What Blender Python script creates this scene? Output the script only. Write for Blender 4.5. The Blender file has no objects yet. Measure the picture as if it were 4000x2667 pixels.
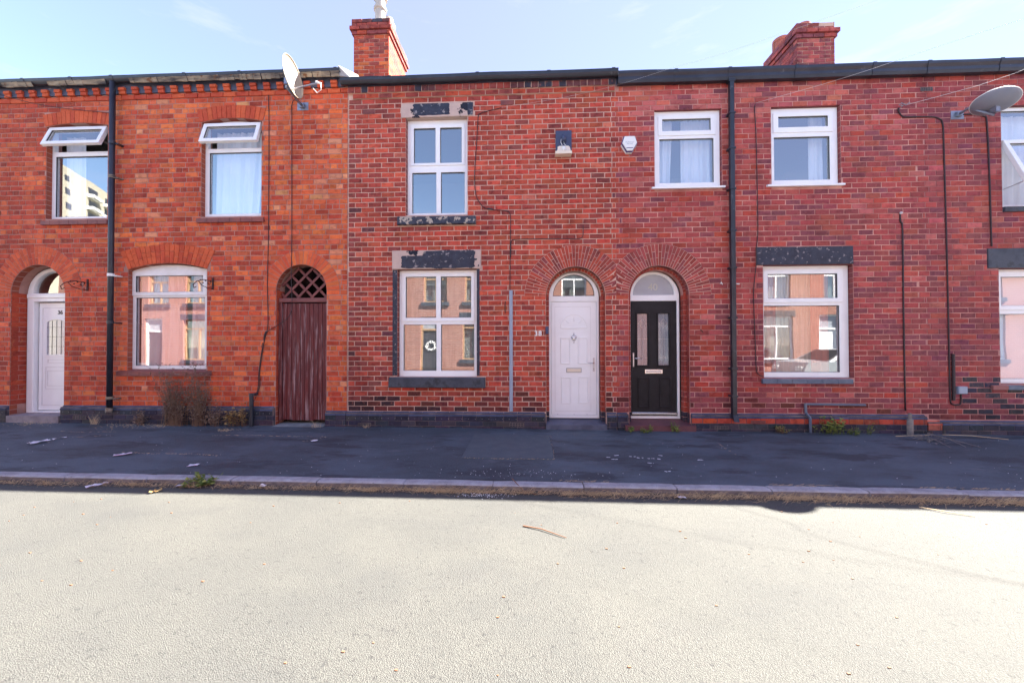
import bpy, bmesh, math, random
from mathutils import Vector, Matrix, noise
R = math.radians
rnd = random.Random(7)
sc = bpy.context.scene
col = sc.collection

# ------------------------------------------------------------------ camera
cd = bpy.data.cameras.new('camera'); cam = bpy.data.objects.new('camera', cd); col.objects.link(cam)
cd.sensor_width = 36; cd.lens = 13.24; cd.clip_start = .05; cd.clip_end = 2000
yaw, pitch, roll = R(2.52), R(.70), R(.12)
fw = Vector((-math.sin(yaw)*math.cos(pitch), math.cos(yaw)*math.cos(pitch), math.sin(pitch)))
r0 = Vector((math.cos(yaw), math.sin(yaw), 0)); u0 = r0.cross(fw)
rt = r0*math.cos(roll)-u0*math.sin(roll); up = u0*math.cos(roll)+r0*math.sin(roll)
mt = Matrix((rt, up, -fw)).transposed().to_4x4(); mt.translation = Vector((0, -6.4, 1.39))
cam.matrix_world = mt
sc.camera = cam

# ------------------------------------------------------------------ sky, sun, exposure
SUN = Vector((2.1, 1.0, 2.37)).normalized()
w = bpy.data.worlds.new('World'); sc.world = w; w.use_nodes = True
nt = w.node_tree; nt.nodes.clear()
def N(t, **k):
    n = nt.nodes.new(t)
    for a, b in k.items(): setattr(n, a, b)
    return n
sky = N('ShaderNodeTexSky'); sky.sky_type = 'NISHITA'; sky.sun_disc = False
sky.sun_elevation = math.asin(SUN.z); sky.sun_rotation = math.atan2(SUN.x, SUN.y)
sky.altitude = 50; sky.air_density = 1.0; sky.dust_density = 0.0; sky.ozone_density = 1.5
tc = N('ShaderNodeTexCoord'); mp = N('ShaderNodeMapping'); mp.inputs['Scale'].default_value = (1.6, 1.6, 7.5)
no = N('ShaderNodeTexNoise'); no.inputs['Scale'].default_value = 2.6; no.inputs['Detail'].default_value = 6; no.inputs['Roughness'].default_value = .62
rp = N('ShaderNodeValToRGB'); rp.color_ramp.elements[0].position = .56; rp.color_ramp.elements[1].position = .74
mx = N('ShaderNodeMix', data_type='RGBA'); ml = N('ShaderNodeMath', operation='MULTIPLY'); ml.inputs[1].default_value = .09
bg = N('ShaderNodeBackground'); bg.inputs['Strength'].default_value = .076; ou = N('ShaderNodeOutputWorld')
L = nt.links
L.new(tc.outputs['Generated'], mp.inputs[0]); L.new(mp.outputs[0], no.inputs['Vector']); L.new(no.outputs['Fac'], rp.inputs[0])
L.new(rp.outputs[0], ml.inputs[0]); L.new(ml.outputs[0], mx.inputs['Factor'])
mx.inputs['B'].default_value = (4.6, 3.9, 4.4, 1)
vl = N('ShaderNodeMix', data_type='RGBA'); vl.inputs['Factor'].default_value = .60; vl.inputs['B'].default_value = (1.12, 1.02, 1.85, 1)   # thin high veil of cloud
dn = N('ShaderNodeVectorMath', operation='DOT_PRODUCT'); dn.inputs[1].default_value = SUN; L.new(tc.outputs['Generated'], dn.inputs[0])
dm = N('ShaderNodeMapRange'); dm.inputs['From Min'].default_value = -.4; dm.inputs['From Max'].default_value = .55; dm.inputs['To Min'].default_value = .06; dm.inputs['To Max'].default_value = .62
L.new(dn.outputs['Value'], dm.inputs['Value']); L.new(dm.outputs[0], vl.inputs['Factor'])      # the veil is denser towards the sun
L.new(sky.outputs[0], vl.inputs['A']); L.new(vl.outputs['Result'], mx.inputs['A'])
L.new(mx.outputs['Result'], bg.inputs[0]); L.new(bg.outputs[0], ou.inputs[0])
sd = bpy.data.lights.new('sun', 'SUN'); sd.energy = 5; sd.angle = R(.5); sd.color = (1, .95, .85)
so = bpy.data.objects.new('sun', sd); col.objects.link(so); so.rotation_euler = SUN.to_track_quat('Z', 'Y').to_euler()
sc.view_settings.view_transform = 'Standard'; sc.view_settings.look = 'None'
sc.view_settings.exposure = 2.92; sc.view_settings.gamma = 1; sc.view_settings.use_curve_mapping = False

# ------------------------------------------------------------------ materials
def mat(name, base, rough=.7, var=None, scale=6, amt=.5, spec=.5, bump=0, bscale=120, attr=False, metal=0,
        stain=None, sscale=1.2, s0=.5, s1=.62, stretch=(1, 1, 1), emit=None, detail=5, bstretch=(1, 1, 1), samt=1.0, speck=None, spk=.72, spscale=60):
    """procedural surface: base colour, a second tone by noise, shaped stains, specks and fine relief"""
    m = bpy.data.materials.new(name); m.use_nodes = True; t = m.node_tree; t.nodes.clear()
    def n(ty, **k):
        q = t.nodes.new(ty)
        for a, b in k.items(): setattr(q, a, b)
        return q
    out = n('ShaderNodeOutputMaterial'); p = n('ShaderNodeBsdfPrincipled'); t.links.new(p.outputs[0], out.inputs[0])
    p.inputs['Roughness'].default_value = rough; p.inputs['Metallic'].default_value = metal
    p.inputs['Specular IOR Level'].default_value = spec
    geo = n('ShaderNodeNewGeometry')
    def tex(sca, st, det=detail, ro=.6):
        mp = n('ShaderNodeMapping'); mp.inputs['Scale'].default_value = st; t.links.new(geo.outputs['Position'], mp.inputs[0])
        q = n('ShaderNodeTexNoise'); q.inputs['Scale'].default_value = sca; q.inputs['Detail'].default_value = det
        q.inputs['Roughness'].default_value = ro; t.links.new(mp.outputs[0], q.inputs['Vector']); return q.outputs['Fac']
    def ramp(f, a, b):
        q = n('ShaderNodeMapRange'); q.inputs['From Min'].default_value = a; q.inputs['From Max'].default_value = b
        t.links.new(f, q.inputs['Value']); return q.outputs[0]
    def mix(f, a, b, mode='MIX', k=1.0):
        q = n('ShaderNodeMix', data_type='RGBA', blend_type=mode)
        if k != 1.0:
            mm = n('ShaderNodeMath', operation='MULTIPLY'); mm.inputs[1].default_value = k; t.links.new(f, mm.inputs[0]); f = mm.outputs[0]
        t.links.new(f, q.inputs['Factor'])
        for v, s in ((a, 'A'), (b, 'B')):
            if isinstance(v, tuple): q.inputs[s].default_value = (*v[:3], 1)
            else: t.links.new(v, q.inputs[s])
        return q.outputs['Result']
    if attr:
        at = n('ShaderNodeAttribute', attribute_name='Col'); c = at.outputs['Color']
    else:
        rg = n('ShaderNodeRGB'); rg.outputs[0].default_value = (*base, 1); c = rg.outputs[0]
    if var is not None:
        f = ramp(tex(scale, stretch), .35, .65); c = mix(f, c, var, 'MULTIPLY' if attr else 'MIX', amt)
    if stain is not None:
        f = ramp(tex(sscale, stretch if stretch[2] < 1 else (1, 1, 1), 8, .65), s0, s1); c = mix(f, c, stain, 'MIX', samt)
    if speck is not None:
        f = ramp(tex(spscale, (1, 1, 1), 2), spk, spk+.03); c = mix(f, c, speck)
    t.links.new(c, p.inputs['Base Color'])
    if bump:
        b = n('ShaderNodeBump'); b.inputs['Strength'].default_value = 1; b.inputs['Distance'].default_value = bump
        t.links.new(tex(bscale, bstretch, 4), b.inputs['Height']); t.links.new(b.outputs[0], p.inputs['Normal'])
    if emit:
        p.inputs['Emission Color'].default_value = (*emit[0], 1); p.inputs['Emission Strength'].default_value = emit[1]
    return m
def brick_mat(name, flash, light, stain, s0, s1, chips=None, damp=None):
    """fired clay: the colour of each brick comes from its own attribute, flashed and weathered here"""
    m = bpy.data.materials.new(name); m.use_nodes = True; t = m.node_tree; t.nodes.clear()
    def n(ty, **k):
        q = t.nodes.new(ty)
        for a, b in k.items(): setattr(q, a, b)
        return q
    out = n('ShaderNodeOutputMaterial'); p = n('ShaderNodeBsdfPrincipled'); t.links.new(p.outputs[0], out.inputs[0])
    p.inputs['Roughness'].default_value = .82; p.inputs['Specular IOR Level'].default_value = .35
    geo = n('ShaderNodeNewGeometry'); at = n('ShaderNodeAttribute', attribute_name='Col'); c = at.outputs['Color']
    def tex(sca, st, det=4, ro=.6):
        mp = n('ShaderNodeMapping'); mp.inputs['Scale'].default_value = st; t.links.new(geo.outputs['Position'], mp.inputs[0])
        q = n('ShaderNodeTexNoise'); q.inputs['Scale'].default_value = sca; q.inputs['Detail'].default_value = det
        q.inputs['Roughness'].default_value = ro; t.links.new(mp.outputs[0], q.inputs['Vector']); return q.outputs['Fac']
    def mr(f, a, b, k=1.0):
        q = n('ShaderNodeMapRange'); q.inputs['From Min'].default_value = a; q.inputs['From Max'].default_value = b; q.inputs['To Max'].default_value = k
        t.links.new(f, q.inputs['Value']); return q.outputs[0]
    def mix(f, b, mode='MIX'):
        nonlocal c
        q = n('ShaderNodeMix', data_type='RGBA', blend_type=mode); t.links.new(f, q.inputs['Factor']); t.links.new(c, q.inputs['A'])
        q.inputs['B'].default_value = (*b, 1); c = q.outputs['Result']
    mix(mr(tex(9, (1, 1, 1.5), 3), .50, .66, .8), flash, 'MULTIPLY')
    mix(mr(tex(17, (1, 1, .8), 3), .56, .72, .45), light)
    mix(mr(tex(90, (1, 1, 1), 3), .55, .75, .4), tuple(x*.45 for x in flash), 'MULTIPLY')
    mix(mr(tex(.9, (1, 1, .7), 9, .7), s0, s1, .8), stain, 'MULTIPLY')
    mix(mr(tex(1.0, (5, 5, .55), 6, .7), .54, .70, .55), stain, 'MULTIPLY')
    if chips: mix(mr(tex(7, (1, 1, 1.6), 6, .7), chips[1], chips[1]+.05, .85), chips[0])
    if damp:
        sx = n('ShaderNodeSeparateXYZ'); t.links.new(geo.outputs['Position'], sx.inputs[0])
        ad = n('ShaderNodeMath', operation='MULTIPLY_ADD'); ad.inputs[1].default_value = 1.1; t.links.new(tex(3, (1, 1, 1), 6), ad.inputs[0]); t.links.new(sx.outputs[2], ad.inputs[2])
        q = n('ShaderNodeMapRange'); q.inputs['From Min'].default_value = damp[0]+.55; q.inputs['From Max'].default_value = damp[0]+.25; q.inputs['To Max'].default_value = damp[1]
        t.links.new(ad.outputs[0], q.inputs['Value']); mix(q.outputs[0], (.42, .38, .42), 'MULTIPLY')
    t.links.new(c, p.inputs['Base Color'])
    b = n('ShaderNodeBump'); b.inputs['Strength'].default_value = .9; b.inputs['Distance'].default_value = .004
    t.links.new(tex(70, (1, 1, 1), 5, .7), b.inputs['Height']); t.links.new(b.outputs[0], p.inputs['Normal'])
    return m
M = {}
M['brick36'] = brick_mat('orange_brick', (.62, .48, .42), (.62, .25, .09), (.55, .40, .36), .50, .68, ((.62, .42, .34), .70), (.1, .35))
M['brick38'] = brick_mat('red_brick', (.50, .40, .42), (.50, .15, .10), (.50, .38, .42), .50, .72, None, (.15, .75))
M['brick40'] = brick_mat('red_brick_soft', (.62, .52, .56), (.46, .15, .11), (.62, .50, .58), .46, .70, None, (.2, .6))
M['brick42'] = brick_mat('purple_brick', (.60, .50, .58), (.40, .15, .13), (.62, .50, .60), .40, .68, None, (.5, .8))
M['rubbed'] = brick_mat('rubbed_arch_brick', (.80, .68, .62), (.62, .19, .08), (.8, .7, .66), .5, .7)
M['blue'] = brick_mat('engineering_brick', (.7, .7, .75), (.10, .10, .14), (.6, .55, .5), .5, .68, ((.22, .21, .2), .70))
M['chim'] = brick_mat('chimney_brick', (.6, .48, .48), (.5, .18, .1), (.4, .36, .42), .46, .62)
M['mort36'] = mat('pink_mortar', (.50, .27, .22), .95, (.33, .17, .14), 3, .8, stain=(.24, .14, .12), sscale=.9, s0=.52, s1=.68, samt=.7, bump=.002, bscale=150)
M['mort38'] = mat('cream_mortar', (.66, .44, .35), .95, (.46, .30, .24), 3, .8, stain=(.30, .18, .16), sscale=.9, s0=.52, s1=.68, samt=.7, bump=.002, bscale=150)
M['mort40'] = mat('faded_mortar', (.66, .36, .30), .95, (.34, .13, .11), 2.2, 1, bump=.002, bscale=150)
M['mort42'] = mat('dark_mortar', (.58, .30, .26), .95, (.30, .12, .11), 2.2, 1, bump=.002, bscale=150)
M['mortb'] = mat('plinth_mortar', (.20, .15, .14), .95, (.06, .05, .06), 4, 1, bump=.002)
M['upvc'] = mat('white_upvc', (.90, .90, .90), .28, (.82, .82, .81), 3, .5)
M['upvc_old'] = mat('old_white_upvc', (.80, .79, .80), .4, (.66, .63, .6), 5, .6)
M['seal'] = mat('black_gasket', (.03, .03, .035), .6)
M['black'] = mat('black_plastic', (.012, .014, .022), .35, (.03, .035, .05), 3, .7, stain=(.13, .13, .14), sscale=5, s0=.64, s1=.72, samt=.6)
M['gutter_old'] = mat('old_black_gutter', (.015, .017, .028), .4, (.04, .04, .05), 3, .7)
M['drip'] = mat('flaking_cream_paint', (.38, .31, .22), .9, (.05, .045, .05), 6, 1, stretch=(.5, 1, 3), bump=.002, stain=(.16, .07, .03), sscale=9, s0=.58, s1=.66)
M['fascia'] = mat('dark_fascia_board', (.045, .05, .085), .6, (.10, .10, .14), 6, .6, stain=(.22, .20, .2), sscale=4, s0=.62, s1=.7)
M['stone'] = mat('dark_painted_stone', (.028, .034, .052), .6, (.075, .085, .11), 5, .9, stain=(.012, .013, .02), sscale=5, s0=.55, s1=.64, samt=.8, bump=.003, bscale=60)
M['peel_a'] = mat('peeling_lintel', (.52, .38, .33), .9, (.62, .46, .38), 12, .6, bump=.003, bscale=40, stain=(.014, .016, .03), sscale=2.4, s0=.56, s1=.57)
M['peel_b'] = mat('flaked_sill', (.02, .024, .045), .8, (.07, .075, .10), 9, .8, bump=.004, bscale=40, stain=(.42, .36, .30), sscale=11, s0=.545, s1=.56)
M['peel_c'] = mat('weathered_lintel', (.014, .016, .032), .6, (.035, .04, .065), 9, .8, bump=.003, bscale=40, stain=(.26, .23, .23), sscale=15, s0=.59, s1=.63)
M['tile_sill'] = mat('red_tile_sill', (.26, .065, .05), .6, (.13, .04, .045), 5, .8, bump=.002)
M['tile_blue'] = mat('blue_tile', (.07, .09, .14), .45, (.14, .17, .23), 5, .8, bump=.002)
M['tile_pink'] = mat('pink_tile', (.34, .13, .11), .7, (.2, .08, .08), 5, .6)
M['step_grey'] = mat('pink_grey_step', (.30, .25, .26), .8, (.17, .14, .16), 6, .8, bump=.003)
M['step_pale'] = mat('pale_step', (.26, .27, .27), .8, (.13, .14, .15), 5, .8, bump=.003)
M['step_blue'] = mat('blue_step', (.06, .065, .10), .6, (.12, .13, .18), 5, .8, bump=.003)
M['step_red'] = mat('red_painted_step', (.17, .055, .06), .6, (.09, .035, .045), 5, .8, bump=.003)
M['wood'] = mat('weathered_maroon_wood', (.150, .022, .020), .75, (.075, .016, .018), 5, .8, stretch=(9, 9, .6), bump=.003, bscale=20, bstretch=(6, 6, .5), stain=(.36, .24, .24), sscale=3.2, s0=.52, s1=.66, samt=.75)
M['wood_rail'] = mat('maroon_rail', (.16, .03, .028), .6, (.3, .16, .15), 7, .4, stretch=(.5, 1, 3), bump=.002)
M['lattice'] = mat('maroon_lattice', (.20, .055, .05), .6, (.10, .025, .025), 7, .7)
M['door_black'] = mat('black_door', (.014, .012, .014), .5, (.022, .02, .024), 8, .8, spec=.25, bump=.0006, bscale=90, bstretch=(1, 1, .1))
M['chrome'] = mat('chrome', (.75, .73, .72), .22, metal=1)
M['satin'] = mat('satin_metal', (.55, .52, .54), .35, metal=.8)
M['text'] = mat('white_numerals', (.85, .85, .85), .4)
M['textd'] = mat('dark_numerals', (.03, .03, .04), .4)
M['etch'] = mat('etched_numeral', (.52, .50, .42), .6)
M['cable'] = mat('dark_cable', (.035, .018, .022), .6)
M['wire'] = mat('overhead_wire', (.62, .60, .60), .6)
M['conduit'] = mat('grey_conduit', (.28, .33, .42), .45, (.36, .40, .48), 3, .5)
M['iron'] = mat('rusty_iron', (.025, .015, .018), .8, (.14, .04, .02), 20, .6)
M['dish'] = mat('dish_enamel', (.30, .24, .17), .5, (.36, .29, .21), 4, .6, stain=(.34, .26, .24), sscale=3, s0=.6, s1=.72)
M['dish_g'] = mat('dish_grey', (.20, .22, .28), .5, (.25, .25, .28), 4, .6)
M['galv'] = mat('galvanised', (.30, .32, .38), .45, (.2, .21, .25), 12, .6, metal=.6)
M['pot'] = mat('cream_pot', (.50, .45, .41), .8, (.36, .31, .29), 5, .8, bump=.003)
M['pot_red'] = mat('terracotta_pot', (.40, .13, .09), .8, (.25, .08, .07), 5, .8, bump=.003)
M['flaunch'] = mat('mortar_flaunching', (.35, .33, .31), .9, bump=.006, bscale=20)
M['slate'] = mat('roof_slate', (.07, .075, .09), .7, (.11, .11, .12), 3, .8)
M['plaster'] = mat('room_plaster', (.42, .40, .37), .9)
M['net'] = mat('net_curtain', (.78, .79, .80), .9, (.66, .68, .72), 3, .4)
M['pinkcurt'] = mat('pink_curtain', (.92, .58, .54), .9, (.88, .44, .42), 2, .5)
M['orange_curt'] = mat('terracotta_curtain', (.66, .18, .11), .9, (.50, .12, .08), 4, .5)
M['beige_curt'] = mat('beige_curtain', (.70, .50, .36), .9, (.60, .42, .30), 4, .5, stretch=(4, 4, .5))
M['lining'] = mat('curtain_lining', (.42, .44, .42), .9, (.25, .28, .27), 5, .8, stretch=(3, 1, .4))
M['blind'] = mat('roller_blind', (.74, .74, .80), .9)
M['white'] = mat('white_paint', (.8, .8, .78), .5)
M['ivory'] = mat('aged_ivory_plastic', (.78, .66, .50), .5, (.82, .74, .62), 6, .5)
M['slateblue'] = mat('slate_blue_board', (.045, .06, .12), .6)
M['alarm'] = mat('alarm_purple', (.06, .035, .16), .4)
M['kerb'] = mat('granite_kerb', (.40, .39, .42), .8, (.26, .245, .26), 9, .7, bump=.004, bscale=45, speck=(.05, .04, .045), spk=.66, spscale=90, stain=(.17, .14, .13), sscale=3, s0=.52, s1=.7, samt=.6)
M['kerb_face'] = mat('shaded_grimy_kerb_face', (.22, .19, .185), .9, (.12, .10, .10), 7, .9, bump=.004, bscale=45, stain=(.30, .26, .25), sscale=6, s0=.56, s1=.66, samt=.6)  # front face darker than the top: grime plus shade put into the colour
M['pipe_blue'] = mat('weathered_blue_pipe', (.09, .11, .16), .4, (.16, .18, .23), 6, .6)
M['bulb'] = mat('lit_bulb', (1, .95, .85), .5, emit=((1, .86, .66), 9))
M['paper'] = mat('litter_paper', (.78, .76, .82), .7, (.6, .58, .66), 20, .6)
M['pinkprint'] = mat('magenta_print', (.5, .06, .2), .5)
M['leafgreen'] = mat('green_leaf', (.07, .13, .02), .6, (.16, .20, .04), 9, .8)
M['leafyel'] = mat('yellow_green_leaf', (.30, .30, .06), .6, (.12, .17, .03), 9, .8)
M['leafdry'] = mat('dry_ivy_leaf', (.42, .30, .12), .8, (.26, .13, .04), 20, .8)
M['dry'] = mat('dead_stem', (.20, .125, .075), .9, (.09, .05, .04), 9, .8)
M['seed'] = mat('dead_seedhead', (.34, .25, .19), .9, (.13, .08, .06), 25, .9)
M['straw'] = mat('dry_straw', (.66, .50, .30), .9, (.40, .29, .18), 4, .9)
M['soil'] = mat('gutter_silt', (.10, .08, .06), .95, (.05, .045, .045), 14, .8, bump=.006, bscale=40)
M['twig'] = mat('brown_twig', (.22, .11, .06), .8)
M['post'] = mat('worn_stub_post', (.28, .25, .22), .9, (.12, .11, .12), 14, .8)
M['carpaint'] = mat('silver_car_paint', (.50, .52, .55), .25, metal=.5)
M['rubber'] = mat('tyre_rubber', (.02, .02, .02), .8)
M['timber'] = mat('orange_timber', (.40, .25, .14), .5)
M['darkwood'] = mat('dark_door', (.05, .05, .06), .4)
M['tower'] = mat('cream_render', (.46, .42, .33), .8, (.55, .50, .40), .1, .5)
M['chips'] = mat('pale_grit', (.72, .72, .74), .7)

def glass_mat(name, tint, r0, rough=0.0):
    """pane: a clear sheet whose mirror reflection grows towards grazing view; only its outer skin reflects"""
    m = bpy.data.materials.new(name); m.use_nodes = True; t = m.node_tree; t.nodes.clear()
    def n(ty, **k):
        q = t.nodes.new(ty)
        for a, b in k.items(): setattr(q, a, b)
        return q
    def mth(op, a, b=None):
        q = n('ShaderNodeMath', operation=op)
        for i, v in enumerate((a, b)):
            if v is None: continue
            if isinstance(v, (int, float)): q.inputs[i].default_value = v
            else: t.links.new(v, q.inputs[i])
        return q.outputs[0]
    o = n('ShaderNodeOutputMaterial'); mx = n('ShaderNodeMixShader'); tr = n('ShaderNodeBsdfTransparent'); gl = n('ShaderNodeBsdfGlossy')
    tr.inputs[0].default_value = (*tint, 1); gl.inputs['Roughness'].default_value = rough; gl.inputs['Color'].default_value = (.96, .98, 1, 1)
    geo = n('ShaderNodeNewGeometry'); ns = n('ShaderNodeTexNoise'); ns.inputs['Scale'].default_value = 1.3; ns.inputs['Detail'].default_value = 1
    b = n('ShaderNodeBump'); b.inputs['Distance'].default_value = .0012; t.links.new(geo.outputs['Position'], ns.inputs['Vector'])
    t.links.new(ns.outputs['Fac'], b.inputs['Height']); t.links.new(b.outputs[0], gl.inputs['Normal'])
    dt = n('ShaderNodeVectorMath', operation='DOT_PRODUCT'); t.links.new(geo.outputs['Incoming'], dt.inputs[0]); t.links.new(geo.outputs['Normal'], dt.inputs[1])
    c = mth('ABSOLUTE', dt.outputs['Value']); f = mth('POWER', mth('SUBTRACT', 1.0, c), 5.0); f = mth('ADD', mth('MULTIPLY', f, 1-r0), r0)
    f = mth('MULTIPLY', f, mth('SUBTRACT', 1.0, geo.outputs['Backfacing']))
    t.links.new(f, mx.inputs[0]); t.links.new(tr.outputs[0], mx.inputs[1]); t.links.new(gl.outputs[0], mx.inputs[2]); t.links.new(mx.outputs[0], o.inputs[0])
    return m
M['glass'] = glass_mat('window_glass', (.96, .98, .99), .31)
M['frosted'] = mat('frosted_glass', (.40, .42, .46), .25, (.30, .32, .38), 4, .6, spec=.8)
M['leaded'] = glass_mat('leaded_glass', (.8, .82, .86), .16, .08)

def ground_mat(name, kind):
    m = bpy.data.materials.new(name); m.use_nodes = True; t = m.node_tree; t.nodes.clear()
    def n(ty, **k):
        q = t.nodes.new(ty)
        for a, b in k.items(): setattr(q, a, b)
        return q
    out = n('ShaderNodeOutputMaterial'); p = n('ShaderNodeBsdfPrincipled'); t.links.new(p.outputs[0], out.inputs[0])
    geo = n('ShaderNodeNewGeometry')
    def tex(sca, det=4, ro=.6, st=(1, 1, 1)):
        mp = n('ShaderNodeMapping'); mp.inputs['Scale'].default_value = st; t.links.new(geo.outputs['Position'], mp.inputs[0])
        q = n('ShaderNodeTexNoise'); q.inputs['Scale'].default_value = sca; q.inputs['Detail'].default_value = det
        q.inputs['Roughness'].default_value = ro; t.links.new(mp.outputs[0], q.inputs['Vector']); return q.outputs['Fac']
    def vor(sca, feat='F1'):
        q = n('ShaderNodeTexVoronoi', feature=feat); q.inputs['Scale'].default_value = sca; t.links.new(geo.outputs['Position'], q.inputs['Vector']); return q
    def mr(f, a, b, k=1.0, lo=0.0):
        q = n('ShaderNodeMapRange'); q.inputs['From Min'].default_value = a; q.inputs['From Max'].default_value = b
        q.inputs['To Min'].default_value = lo; q.inputs['To Max'].default_value = k; t.links.new(f, q.inputs['Value']); return q.outputs[0]
    def mix(f, a, b, mode='MIX'):
        q = n('ShaderNodeMix', data_type='RGBA', blend_type=mode); t.links.new(f, q.inputs['Factor'])
        for v, s in ((a, 'A'), (b, 'B')):
            if isinstance(v, tuple): q.inputs[s].default_value = (*v, 1)
            else: t.links.new(v, q.inputs[s])
        return q.outputs['Result']
    def add(a, b, op='ADD'):
        q = n('ShaderNodeMath', operation=op)
        for i, v in enumerate((a, b)):
            if isinstance(v, (int, float)): q.inputs[i].default_value = v
            else: t.links.new(v, q.inputs[i])
        return q.outputs[0]
    if kind == 'road':
        v = vor(165); v2 = vor(80)
        c = mix(mr(v.outputs['Color'], .2, .9), (.074, .076, .071), (.118, .118, .108))
        c = mix(mr(tex(.9, 7), .42, .66, .5), c, (.136, .134, .116))
        c = mix(mr(tex(2.1, 6, .65, (.6, 1, 1)), .50, .68, .5), c, (.066, .069, .070))
        c = mix(mr(v.outputs['Distance'], .30, .62, .85), c, (.055, .052, .048))
        c = mix(mr(tex(30, 3), .62, .68, .8), c, (.040, .039, .038)); c = mix(mr(tex(75, 2), .60, .68, .55), c, (.045, .045, .044))
        h = add(add(mr(v.outputs['Distance'], .0, .7, -1.0), mr(v2.outputs['Distance'], 0, .8, -.3)), mr(tex(110, 3), 0, 1, .8))
        d = .0035; p.inputs['Roughness'].default_value = .85
    else:
        v = vor(120)
        c = mix(mr(v.outputs['Color'], .1, .9), (.046, .058, .072), (.064, .080, .098))
        c = mix(mr(tex(1.1, 7, .65, (.5, 1, 1)), .44, .58, .85), c, (.086, .110, .138))
        c = mix(mr(tex(2.3, 8, .7, (.4, 1.2, 1)), .52, .60, .85), c, (.032, .038, .050))
        c = mix(mr(tex(5, 6, .7, (.5, 1, 1)), .60, .68, .6), c, (.12, .13, .155))
        c = mix(mr(tex(55, 3), .70, .73, .9), c, (.26, .26, .28))
        h = add(mr(v.outputs['Distance'], .0, .7, -.5), mr(tex(25, 6), 0, 1, 1.5))
        d = .004; p.inputs['Roughness'].default_value = .72
    t.links.new(c, p.inputs['Base Color'])
    b = n('ShaderNodeBump'); b.inputs['Strength'].default_value = 1; b.inputs['Distance'].default_value = d
    t.links.new(h, b.inputs['Height']); t.links.new(b.outputs[0], p.inputs['Normal'])
    return m
M['road'] = ground_mat('chip_sealed_road', 'road')
M['tarmac'] = ground_mat('patched_tarmac', 'foot')
M['tarmac2'] = mat('paler_tarmac_patch', (.070, .088, .105), .75, (.095, .115, .13), 6, .8, bump=.003, bscale=90, speck=(.2, .2, .22), spk=.69, spscale=70)
M['land'] = mat('land', (.08, .09, .05), .95, (.12, .11, .08), .05, .8)

# ------------------------------------------------------------------ mesh and object helpers
WORLD = {}                       # world position of every object made, for parenting
def sub(a, b): return (a[0]-b[0], a[1]-b[1], a[2]-b[2])
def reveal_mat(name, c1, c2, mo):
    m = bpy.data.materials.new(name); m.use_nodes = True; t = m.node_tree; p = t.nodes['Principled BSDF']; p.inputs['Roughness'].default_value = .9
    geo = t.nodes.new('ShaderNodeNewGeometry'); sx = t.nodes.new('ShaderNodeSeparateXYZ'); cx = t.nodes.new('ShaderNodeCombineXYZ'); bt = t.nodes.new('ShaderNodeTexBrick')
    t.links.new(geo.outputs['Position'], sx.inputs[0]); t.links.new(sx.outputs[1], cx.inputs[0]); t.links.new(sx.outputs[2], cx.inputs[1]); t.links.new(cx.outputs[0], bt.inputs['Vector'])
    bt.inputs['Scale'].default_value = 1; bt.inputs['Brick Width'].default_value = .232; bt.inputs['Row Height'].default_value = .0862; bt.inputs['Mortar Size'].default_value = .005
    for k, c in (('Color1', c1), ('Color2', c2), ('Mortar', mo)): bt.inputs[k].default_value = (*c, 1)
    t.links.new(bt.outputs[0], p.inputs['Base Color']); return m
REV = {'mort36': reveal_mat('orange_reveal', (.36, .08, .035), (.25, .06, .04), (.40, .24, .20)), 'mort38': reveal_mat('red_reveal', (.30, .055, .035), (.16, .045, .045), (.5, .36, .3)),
       'mort40': reveal_mat('soft_red_reveal', (.30, .06, .05), (.18, .05, .06), (.36, .18, .16)), 'mort42': reveal_mat('purple_reveal', (.22, .055, .055), (.14, .045, .06), (.24, .11, .11))}
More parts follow.
